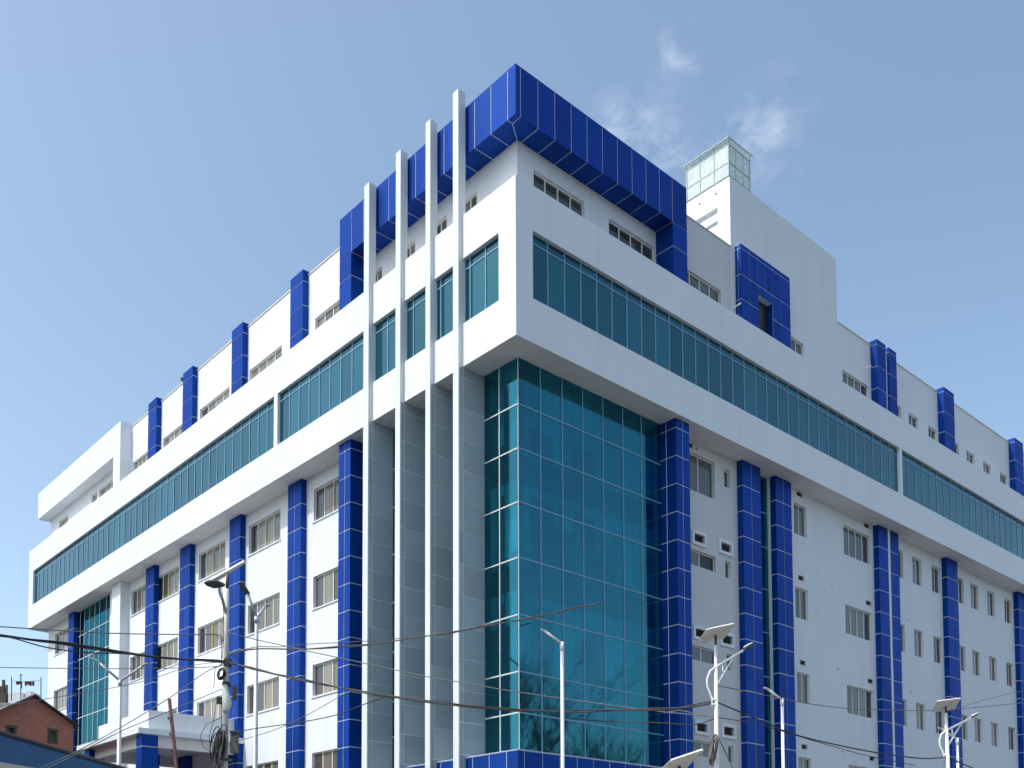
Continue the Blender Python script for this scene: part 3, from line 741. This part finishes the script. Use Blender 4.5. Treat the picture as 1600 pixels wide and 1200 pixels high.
def solar_lamp(label, D, top, bottom, corners, arm, head, curve, braces, r):
    t = at(*top, D); q = at(*bottom, D); base = ground_under(q)
    root = empty('solar_street_lamp', base); tag(root, label, 'street lamp', 'solar street lamps with tilted panels')
    p = MB(); p.tube([base, Vector((q.x, q.y, min(3.5, t.z * .6))), t], [r*1.5, r*1.3, r*.8], 10); p.build('pole', M['white_steel'], root, True)
    bp = MB(); bp.box(base.x-.18, base.x+.18, base.y-.18, base.y+.18, 0, .03); bp.build('base_plate', M['white_steel'], root)
    s = MB(); s.tube([t - Vector((0, 0, .02)), Vector((t.x, t.y, max(t.z + .05, sum(at(c[0], c[1], D + c[2]).z for c in corners) / 4 - .01)))], r*.62, 8); s.build('bracket', M['dark_metal'], root, True)
    cs = [at(c[0], c[1], D + c[2]) for c in corners]
    pn = MB(); pn.prism(cs, (0, 0, .035)); pan = pn.build('solar_panel', M['panel_back'], root)
    ce = MB(); m = sum(cs, Vector()) / 4; ce.prism([m + (c - m) * .95 + Vector((0, 0, .0365)) for c in cs], (0, 0, .004)); ce.build('solar_cells', M['cell'], pan)
    fr2 = MB()
    for i in range(4): fr2.tube([cs[i] + Vector((0, 0, .017)), cs[(i+1) % 4] + Vector((0, 0, .017))], .02, 4)
    fr2.build('panel_frame', M['frame'], pan)
    a0, a1 = at(*arm[0], D), at(*arm[1], D - .2)
    a = MB(); a.tube([a0, a1], r*.62, 8); a.build('arm', M['white_steel'], root, True)
    h = MB(); lamp_head(h, a1, at(*head, D - .25) - a1, (at(*head, D - .25) - a1).length, .12); h.build('lamp_head', M['dark_metal'], root)
    hc = MB(); lamp_head(hc, a1 + Vector((0, 0, .035)), at(*head, D - .25) - a1, (at(*head, D - .25) - a1).length * .95, .10); hc.build('lamp_cover', M['white_steel'], root)
    if curve:
        c = MB(); c.tube([at(x, y, D - .02) for x, y in curve], r*.5, 8); c.build('curved_brace', M['white_steel'], root, True)
    for br in braces:
        c = MB(); c.tube([at(x, y, D - .03) for x, y in br], r*.42, 6); c.build('brace', M['white_steel'], root, True)
    return root
solar_lamp('white solar street lamp with tilted panel before the grey wall beside the corner glass', 18, (1118.3, 1008), (1120, 1200), [(1091, 1004.5, .22), (1131.5, 997.5, .22), (1146, 976.5, -.3), (1104.5, 985.5, -.3)],
    [(1119, 1042), (1161.5, 1016)], (1177, 1007), [(1119, 1042), (1110, 1048), (1105, 1060), (1105, 1071), (1109, 1082), (1113, 1092), (1112, 1106)],
    [[(1145, 1028), (1131, 1052), (1121.5, 1070)], [(1129, 1037), (1130, 1053)], [(1112, 1093), (1119, 1093)], [(1112, 1100.5), (1119, 1100.5)]], .036)
solar_lamp('white solar street lamp farthest right, its panel against a blue column', 23, (1478, 1114), (1482, 1200), [(1457.5, 1113, .3), (1491, 1109, .3), (1500, 1092.5, -.35), (1465, 1097, -.35)],
    [(1479, 1141), (1517, 1122)], (1529, 1116), [(1478, 1142), (1471, 1147), (1468, 1157), (1469, 1166), (1473, 1174), (1475.5, 1181), (1475, 1187)],
    [[(1502, 1131), (1491, 1149), (1482, 1165)], [(1487, 1139), (1489, 1150)], [(1475, 1179), (1481, 1179)]], .042)
solar_lamp('solar lamp whose pale tilted panel cuts the bottom edge', 13.5, (1062, 1228), (1062.5, 1260), [(1022, 1216, .2), (1073, 1200, .2), (1097.5, 1174, -.28), (1049, 1190.5, -.28)],
    [(1063, 1260), (1100, 1240)], (1114, 1233), [(1062, 1260), (1052, 1268), (1047, 1285), (1052, 1305)], [], .03)

# ------------------------------------------------------------------ utility pole with cables and boxes
DP = 24.0
tp, bp_ = at(355.5, 905, DP), at(350.5, 1199, DP)
base = bp_ + (bp_ - tp).normalized() * ((bp_.z) / ((tp - bp_).normalized().z)); base.z = 0
UPole = empty('utility_pole', base); tag(UPole, 'leaning pale utility pole hung with coils, boxes and a lamp', 'utility pole')
p = MB(); p.tube([base, bp_, at(352.5, 1080, DP), at(353.5, 1000, DP), at(355, 920, DP)], [.115, .085, .072, .06, .05], 10); p.build('pole', M['concrete_pole'], UPole, True)
p = MB(); p.tube([at(355, 921, DP), at(355.5, 897, DP)], .04, 8); p.build('pole_cap', M['dark_metal'], UPole, True)
cs = [at(327, 908, DP + .3), at(338, 909.5, DP + .5), at(383, 881, DP - .1), at(381, 878, DP - .3)]
pn = MB(); pn.prism(cs, (0, 0, .05)); pn.build('solar_panel', M['panel_back'], UPole)
a = MB(); a.tube([at(354, 962, DP), at(348, 938, DP - .15), at(343.5, 926, DP - .25), at(342, 914.5, DP - .33)], .035, 8); a.build('arm', M['grey_steel'], UPole, True)
h = MB(); lamp_head(h, at(345.5, 917, DP - .3), at(327.5, 909.5, DP - .6) - at(345.5, 917, DP - .3), .40, .40); h.build('lamp_head', M['dark_metal'], UPole)
bg_ = MB(); bg_.tube([at(352, 1070, DP - .1), at(351.5, 1077, DP - .12), at(353.5, 1090, DP - .14), at(355, 1100, DP - .14), at(354, 1108, DP - .12), at(351, 1113, DP - .1)], [.05, .075, .095, .11, .085, .05], 10); bg_.build('wrapped_bundle', M['bag'], UPole, True)
def boxy(name, px0, px1, py0, py1, D, dep, mat, parent):
    c0, c1 = at(px0, py1, D), at(px1, py1, D); h = (at(px0, py0, D) - c0).length
    f = FW.copy(); f.z = 0; f.normalize()
    q = MB(); q.prism([c0, c1, c1 + f * dep, c0 + f * dep], (0, 0, h)); return q.build(name, mat, parent)
boxy('meter_box', 359.5, 370, 1144, 1176, DP - .25, .18, M['meter'], UPole)
boxy('meter_lid', 358.5, 372.5, 1141.5, 1144, DP - .28, .24, M['dark_metal'], UPole)
boxy('junction_box', 338, 346, 1088, 1099, DP - .1, .12, M['grille'], UPole)
boxy('junction_box', 363, 369, 1071, 1093, DP - .05, .1, M['dark_metal'], UPole)
boxy('clamp', 350, 359, 1028, 1040, DP - .12, .2, M['cable'], UPole)
boxy('clamp', 347, 357, 1065, 1071, DP - .12, .2, M['cable'], UPole)
boxy('clamp', 347, 359, 1184, 1188, DP - .12, .22, M['cable_grey'], UPole)
def coil(name, cx_, cy_, rx, ry, D, n, rad, jit, seed, parent, mat):
    rr = random.Random(seed); q = MB()
    for k in range(n):
        ox, oy, sx, sy, ph = rr.uniform(-jit, jit), rr.uniform(-jit, jit), rr.uniform(.7, 1.1), rr.uniform(.75, 1.12), rr.uniform(-.35, .35)
        dd = D + rr.uniform(-.15, .05)
        pts = []
        for i in range(25):
            t = 2 * math.pi * i / 24 + ph
            x, y = rx * sx * math.cos(t), ry * sy * math.sin(t)
            pts.append(at(cx_ + ox + x - y * .18 * rr.choice((1, 1)), cy_ + oy + y, dd + .08 * math.sin(t * 2)))
        q.tube(pts, rad, 5, False)
    return q.build(name, mat, parent, True)
coil('cable_coil', 345.5, 1052, 5.0, 8.5, DP - .15, 8, .012, 1.6, 3, UPole, M['cable'])
coil('cable_coil', 340, 1164, 7.5, 24, DP - .2, 14, .013, 6, 5, UPole, M['cable'])
coil('cable_coil', 345, 1174, 4.5, 30, DP - .22, 10, .013, 5, 8, UPole, M['cable_brown'])
hang = MB()
for pts in ([(346, 918), (349, 940), (349, 962), (350, 990), (347, 1030)], [(337, 992), (346, 1000), (346, 1030)], [(338, 1099), (333, 1130), (328, 1145), (327, 1160)], [(346, 1099), (346, 1140)], [(349, 1035), (336, 1045), (334, 1075)], [(348, 1120), (322, 1132), (313, 1150), (318, 1168), (335, 1178)], [(360, 1110), (368, 1090), (362, 1075)]):
    hang.tube([at(x, y, DP - .2) for x, y in pts], .008, 5)
hang.build('hanging_wires', M['cable'], UPole, True)

# ------------------------------------------------------------------ overhead cables
def cable(label, pts, rad, mat, group='overhead cables', strands=1, name='overhead_cable'):
    """pts: (px, py, distance); smoothed"""
    P = [at(*p) for p in pts]
    if len(P) > 2:
        out = []
        for i in range(len(P) - 1):
            p0, p1, p2, p3 = P[max(i-1, 0)], P[i], P[i+1], P[min(i+2, len(P)-1)]
            for k in range(5):
                t = k / 5
                out.append(.5 * ((2*p1) + (p2-p0)*t + (2*p0-5*p1+4*p2-p3)*t*t + (3*p1-p0-3*p2+p3)*t*t*t))
        out.append(P[-1]); P = out
    q = MB()
    if strands == 1: q.tube(P, rad, 6)
    else:
        rr = random.Random(len(label))
        for s in range(strands):
            ph = rr.uniform(0, 6.28); am = rad * rr.uniform(.5, 1.0); fr = rr.uniform(.2, .6)
            q.tube([p + Vector((0, 0, am * math.sin(ph + fr * i))) + RT * (am * .5 * math.cos(ph + fr * i)) for i, p in enumerate(P)], rad * .48, 5)
    o = q.build(name, mat, None, True)
    tag(o, label, 'cable', group)
    return o
cable('thick black cable bundle running from the left edge to the utility pole', [(-80, 982, 20), (0, 992, 21), (100, 1005.5, 22), (190, 1019, 23), (280, 1029, 23.6), (352, 1034, 23.9)], .032, M['cable'], strands=5)
cable('thick black cable bundle sagging from utility pole across the grey blades to the solar lamp', [(354, 1035, 23.9), (385, 1042, 23.6), (440, 1055, 23), (526, 1074, 22.2), (616, 1089, 21.4), (700, 1100, 20.6), (790, 1108, 20.4), (878, 1111.5, 20.2), (992, 1109, 19.4), (1060, 1106, 18.7), (1117, 1097, 18.05)], .026, M['cable'], strands=4)
cable('black cable from the tall solar lamp down to the rightmost solar lamp', [(1120, 1097, 18), (1160, 1114, 18.5), (1200, 1131, 19), (1244, 1148.5, 19.6), (1317.5, 1166, 20.6), (1373.5, 1176.5, 21.5), (1440, 1185, 22.5), (1480, 1183, 23)], .014, M['cable'])
cable('black cable leaving the rightmost solar lamp towards the bottom edge', [(1482, 1184, 23), (1517, 1199, 24), (1580, 1226, 26), (1640, 1250, 28)], .017, M['cable'])
cable('thin topmost wire from the left edge to the utility pole', [(-60, 975, 20), (45, 982, 21), (175, 989.5, 22.5), (300, 991.5, 23.5), (341, 992, 23.8), (348, 1002, 23.9)], .012, M['cable_grey'])
cable('thin wire descending from the utility pole past the lowest corner panes', [(355, 988, 23.9), (401, 999.5, 23.5), (480, 1017, 23), (568, 1036, 22.4), (666, 1057, 21.8), (740, 1069, 21.3), (800, 1080, 21), (1000, 1108, 20), (1117, 1120, 18.1)], .010, M['cable_grey'])
cable('thin wire crossing the laundry roof sky low on the left', [(-60, 1042, 22), (120, 1044.5, 23), (212, 1044.5, 23.4), (310, 1043, 23.8), (352, 1040, 23.9)], .009, M['cable_grey'])
cable('second thinner bundle drooping below the thick one at far left', [(-40, 984, 20), (20, 997, 21), (75, 1012, 21.8), (140, 1020, 22.5), (200, 1022, 23), (352, 1036, 23.9)], .014, M['cable'])
cable('brown weathered bundle rising from the utility pole to the corner glass', [(355, 1026, 23.9), (400, 1014, 24), (480, 1013.5, 24.2), (568, 1008, 24.6), (616, 1001, 24.8), (670, 994, 25), (708, 988, 25.2), (760, 978, 25.6), (832, 965, 26.2), (900, 950, 27), (943.5, 940, 27.7)], .022, M['cable_brown'], strands=4)
cable('pale wire just above the brown bundle left of the fins', [(355, 1022, 23.9), (400, 1011, 23.9), (440, 1010.5, 24), (480, 1006.5, 24.2), (568, 1002, 24.6), (660, 994.5, 25)], .009, M['cable_grey'])
cable('dark wire rising from the meter box to the sagging bundle', [(360, 1150, 23.8), (384, 1141, 23.6), (430, 1134, 23), (478, 1127, 22.6), (526, 1117, 22.2), (560, 1104, 21.9), (600, 1089, 21.5)], .011, M['cable'])
cable('pale wire from the meter box across the white wall', [(362, 1160, 23.8), (385, 1154, 23.6), (430, 1140, 23), (480, 1117, 22.6), (545, 1080, 22.0)], .008, M['cable_grey'])
cable('service wire slanting from the utility pole to the bottom left, the upper one', [(352, 1036, 23.9), (320, 1051, 23.4), (280, 1080, 22.8), (246, 1102, 22.2), (188, 1137, 21.2), (112, 1178, 20), (50, 1206, 19)], .010, M['cable_grey'])
cable('service wire slanting from the wrapped bundle to the bottom left, the lower one', [(350, 1075, 23.9), (320, 1088, 23.4), (260, 1113, 22.4), (188, 1143, 21.2), (120, 1178, 20), (50, 1212, 19)], .010, M['cable_grey'])
cable('thin wire slanting left from the utility pole across the second column', [(352, 1034, 23.9), (300, 1040, 23.5), (240, 1060, 23), (190, 1072, 22.5), (120, 1084, 22), (60, 1094, 21.5), (-50, 1112, 20.5)], .007, M['cable_grey'])
cable('thin grey wire dipping across the far right columns', [(1119, 1071, 18), (1160, 1079, 18.6), (1244, 1096, 20), (1317, 1106.5, 21.5), (1373, 1109, 22.6), (1440, 1110, 24), (1500, 1107.5, 25.2), (1600, 1098, 27), (1660, 1092, 28)], .009, M['cable_grey'])
cable('thin grey wire above the dipping one at far right', [(1478, 1112, 23), (1520, 1099, 24), (1560, 1088, 25), (1640, 1070, 27)], .006, M['cable_grey'])
cable('wire from the near white lamp to the solar lamp below the thick bundle', [(878, 1121, 20), (960, 1128, 20.3), (1020, 1129, 19.7), (1084, 1132, 18.6), (1110, 1125, 18.1), (1119, 1122, 18)], .010, M['cable'])
cable('wire from the solar lamp across the paired blue columns, lower one', [(1120, 1121, 18), (1160, 1127, 18.6), (1200, 1136, 19.2), (1280, 1160, 20.2), (1360, 1182, 21.4), (1430, 1196, 22.5)], .008, M['cable'])
cable('stay wire dropping right from the solar lamp', [(1121, 1150, 18), (1130, 1168, 17.9), (1146, 1203, 17.6), (1160, 1235, 17.3)], .010, M['cable'])
lc = coil('cable_coil', 1115, 1172, 4.2, 22, 17.85, 10, .008, 2.5, 21, None, M['cable_brown']); tag(lc, 'brown looped cables hanging on the solar lamp pole', 'cable', 'overhead cables')

# rusty pole
rb, rt_ = at(279, 1230, 22), at(264.5, 1092, 22)
d = (rt_ - rb).normalized(); base = rb - d * (rb.z / d.z)
rp_ = empty('iron_pole', base); tag(rp_, 'leaning rusty iron pole in front of the entrance canopy', 'pole')
p = MB(); p.tube([base, rt_], [.055, .04], 8); p.build('pole', M['rust'], rp_, True)
for y in (1123.5, 1148.5, 1174):
    q = at(263 + (y - 1123) * .09, y, 21.95); p = MB(); p.tube([q, q + Vector((0, 0, .05))], .018, 8); p.tube([q, at(268 + (y - 1123) * .09, y + 1, 22)], .008, 5); p.build('insulator', M['dark_metal'], rp_, True)

# ------------------------------------------------------------------ brick house and blue roof at the left
HY, HX0, HXA, HX1, HE, HA = 18.0, -7.70, -6.29, -4.88, 7.72, 8.58
house = empty('brick_house', (HXA, HY, 0)); tag(house, 'red brick gabled house with two small dark windows', 'house')
g = MB()
ops = [(-7.10, -6.83, 7.05, 7.42), (-5.72, -5.45, 7.05, 7.45)]
wall_with_openings('gable_wall', 'R', HY, HX0, HX1, 0, HE, ops, .12, M['brick'], house)
g.prism([(HX0, HY, HE), (HX1, HY, HE), (HXA, HY, HA)], (0, .2, 0)); g.quad((HX0, HY, 0), (HX0, HY + 7, 0), (HX0, HY + 7, HE), (HX0, HY, HE)); g.quad((HX1, HY, 0), (HX1, HY + 7, 0), (HX1, HY + 7, HE), (HX1, HY, HE)); g.quad((HX0, HY + 7, 0), (HX1, HY + 7, 0), (HX1, HY + 7, HE), (HX0, HY + 7, HE))
g.build('gable', M['brick'], house)
for (a, e, z0, z1) in ops:
    f = MB(); f.box(a - .03, a + .05, HY - .02, HY + .08, z0, z1); f.box(e - .05, e + .03, HY - .02, HY + .08, z0, z1); f.box(a - .05, e + .05, HY - .03, HY + .085, z1 - .03, z1 + .06); f.box(a - .05, e + .05, HY - .04, HY + .085, z0 - .04, z0 + .03)
    wn_ = f.build('window', M['timber'], house); q = MB(); q.quad((a, HY + .1, z0), (e, HY + .1, z0), (e, HY + .1, z1), (a, HY + .1, z1)); q.build('pane', M['window_black'] if a < -7 else M['meter'], wn_)
sl = (HA - HE) / (HXA - HX0)
def roofplane(x0, x1, z0, z1, y0, y1, mat, name, parent, th=.05, wave=.018, pitch=.12):
    q = MB(); n = max(2, int((y1 - y0) / pitch) * 2)
    for i in range(n):
        a, e = y0 + (y1-y0)*i/n, y0 + (y1-y0)*(i+1)/n; wa, we = (wave if i % 2 else 0), (0 if i % 2 else wave)
        q.quad((x0, a, z0 + wa), (x1, a, z1 + wa), (x1, e, z1 + we), (x0, e, z0 + we)); q.quad((x0, a, z0 - th), (x0, e, z0 - th), (x1, e, z1 - th), (x1, a, z1 - th))
    q.quad((x0, y0, z0 - th), (x1, y0, z1 - th), (x1, y0, z1), (x0, y0, z0)); q.quad((x0, y0, z0 - th), (x0, y0, z0), (x0, y1, z0), (x0, y1, z0 - th))
    return q.build(name, mat, parent)
o_ = .28
roofplane(HX0 - o_, HXA, HE - sl*o_ + .06, HA + .06, HY - .22, HY + 7.2, M['roof_grey'], 'roof', house)
roofplane(HX1 + o_*.45, HXA, HE - sl*o_*.45 + .06, HA + .06, HY - .22, HY + 7.2, M['timber'], 'roof', house)

# laundry and roof clutter behind the gable
lroot = empty('clothes_line', (-9.3, 26, 0)); tag(lroot, 'clothes line with dark and red washing above the brick house roof', 'clothes line')
DL = 46
q = MB()
for x, y0, y1 in ((18, 1058, 1095), (32.5, 1053, 1093), (64, 1058, 1098)): q.tube([at(x, y1, DL), at(x, y0, DL)], .022, 6)
q.tube([at(30, 1055, DL), at(35, 1055, DL)], .015, 5)
q.build('post', M['timber'], lroot)
q = MB(); q.tube([at(18, 1064, DL), at(40, 1065.5, DL), at(64, 1063, DL)], .008, 5); q.build('line', M['cable'], lroot)
cols = [(.035, .025, .03), (.05, .03, .04), (.02, .02, .03), (.22, .02, .03), (.30, .03, .05), (.09, .03, .04), (.12, .03, .04)]
for i, (x, w_, h_) in enumerate(((25, 3.4, 6), (28.6, 2.6, 5), (31.8, 2.2, 12), (38.5, 3, 8), (42, 3.2, 6), (45.5, 3.6, 8), (50, 3.2, 8))):
    mm = simple('cloth_%d' % i, cols[i], .9, 0, .3, 20); q = MB(); yy = 1064.3
    rows_ = []
    a, e = at(x, yy, DL), at(x + w_, yy, DL)
    pts = [a, e, at(x + w_ * 1.04, yy + h_ * .55, DL + .04), at(x + w_ * .9, yy + h_, DL - .03), at(x + w_ * .5, yy + h_ * .86, DL + .05), at(x + w_ * .08, yy + h_ * .97, DL)]
    q.prism(pts, FW * .03); q.build('garment', mm, lroot)
# low distant house under the clothes line
hb = empty('roof_terrace_house', (-15, 33, 0)); tag(hb, 'pale far house with cluttered roof terrace behind the brick gable', 'house')
def pxbox(px0, px1, py0, D, dep, mat, name, parent, zb=0):
    c0, c1 = at(px0, py0, D), at(px1, py0, D); f = FW.copy(); f.z = 0; f.normalize()
    q = MB(); z = (c0.z + c1.z) / 2
    q.prism([(c0.x, c0.y, zb), (c1.x, c1.y, zb), (c1.x + f.x*dep, c1.y + f.y*dep, zb), (c0.x + f.x*dep, c0.y + f.y*dep, zb)], (0, 0, z - zb)); return q.build(name, mat, parent)
pxbox(-60, 44, 1098, 47, 1.6, M['paving'], 'wall', hb)
M['tarp'] = simple('white_tarpaulin', (.62, .66, .72), .6, 0, .12, 5)
z_ = at(0, 1098, 47).z
pxbox(13, 35, 1082, 48, 1.0, M['tarp'], 'shed', hb, z_); pxbox(36, 48, 1080, 48.2, 1.0, M['tarp'], 'shed', hb, z_); pxbox(-40, 9, 1083, 48, 2, M['timber'], 'shed', hb, z_)
pxbox(3, 6.5, 1062, 48.2, .12, M['timber'], 'post', hb, z_); pxbox(8.5, 11, 1070, 48.2, .1, M['timber'], 'post', hb, z_); pxbox(-20, 3, 1072, 48.4, .6, M['rust'], 'tank', hb, z_)

# blue sheet roof
s0, s1 = at(-60, 1131, 20.2), at(215, 1201, 28.6); s1.z = s0.z
dirx = (s1 - s0).normalized(); side = Vector((dirx.y, -dirx.x, 0)).normalized()
if side.dot(CAM - s0) < 0: side = -side
s0 = s0 - dirx * 9.0
shed = empty('blue_roof_shed', ((s0.x+s1.x)/2, (s0.y+s1.y)/2, 0)); tag(shed, 'low shed with dark blue corrugated sheet roof in the bottom left corner', 'shed')
q = MB(); L = (s1 - s0).length; n = 160; fall = 1.85; wid = 3.2
for i in range(n):
    a, e = s0 + dirx * (L*i/n), s0 + dirx * (L*(i+1)/n); wa, we = (.03 if i % 2 else 0), (0 if i % 2 else .03)
    lo = side * wid - Vector((0, 0, fall))
    q.quad(a + Vector((0,0,wa)), e + Vector((0,0,we)), e + lo + Vector((0,0,we)), a + lo + Vector((0,0,wa)))
    lo2 = -side * wid - Vector((0, 0, fall)); q.quad(a + Vector((0,0,wa)), e + Vector((0,0,we)), e + lo2 + Vector((0,0,we)), a + lo2 + Vector((0,0,wa)))
q.build('roof', M['roof_blue'], shed)
q = MB(); q.tube([s0 + Vector((0, 0, .03)), s1 + Vector((0, 0, .03))], .075, 8); q.build('ridge_cap', M['timber'], shed)
q = MB(); ev = side * wid - Vector((0, 0, fall)); q.prism([s0 + ev + side*.02, s1 + ev + side*.02, s1 + ev + side*.02 - Vector((0,0,.25)), s0 + ev + side*.02 - Vector((0,0,.25))], -side * .04); q.build('fascia_board', M['fasciaboard'], shed)
q = MB(); w0, w1 = s0 + side * (wid - .3), s1 + side * (wid - .3); x0_, x1_ = s0 - side * (wid - .3), s1 - side * (wid - .3)
zz = s0.z - fall
q.prism([(w0.x, w0.y, 0), (w1.x, w1.y, 0), (x1_.x, x1_.y, 0), (x0_.x, x0_.y, 0)], (0, 0, zz)); q.build('wall', M['brick'], shed)

q = MB(); c0, c1 = at(-70, 1179, 13.0), at(80, 1204, 13.6); q.prism([c0, c1, Vector((c1.x, c1.y, 0)), Vector((c0.x, c0.y, 0))], Vector((.18, .2, 0))); tag(q.build('parapet_wall', M['fasciaboard']), 'beige parapet wall peeping in at the extreme bottom left corner', 'wall')

# ------------------------------------------------------------------ bare trees across the road, seen in the glass
def bare_tree(loc, H, seed, label):
    rr = random.Random(seed); root = empty('bare_tree', loc); tag(root, label, 'tree', 'bare trees mirrored in the corner glass')
    tr, cr = MB(), MB(); base = Vector(loc)
    def grow(p, d, L, r, lev):
        n = 4; pts = [p]; dd = d.copy()
        for i in range(n):
            dd = (dd + Vector((rr.uniform(-.16, .16), rr.uniform(-.16, .16), rr.uniform(-.02, .14)))).normalized(); pts.append(pts[-1] + dd * (L / n))
        (tr if lev == 0 else cr).tube(pts, [r * (1 - .42 * i / n) for i in range(n + 1)], 6 if lev < 2 else 3, False)
        if lev >= 5: return
        k = 5 if lev < 2 else (4 if lev < 4 else 3)
        for i in range(k):
            s = pts[rr.choice((2, 3, 4, 4))] if lev else pts[rr.choice((3, 4, 4))]
            ax = Vector((rr.uniform(-1, 1), rr.uniform(-1, 1), rr.uniform(-.1, .5))).normalized()
            grow(s, (dd * .9 + ax * rr.uniform(.5, .85)).normalized(), L * rr.uniform(.58, .8), r * .52, lev + 1)
    grow(base, Vector((0, 0, 1)), H * .30, H * .014, 0)
    tr.build('trunk', M['bark'], root, True); cr.build('crown', M['bark'], root)
bare_tree((25.0, -24.0, 0), 21, 4, 'tall bare tree mirrored in the lower panes of the corner glass')
bare_tree((33.0, -27.0, 0), 18.0, 9, 'smaller bare tree mirrored beside the tall one in the corner glass')
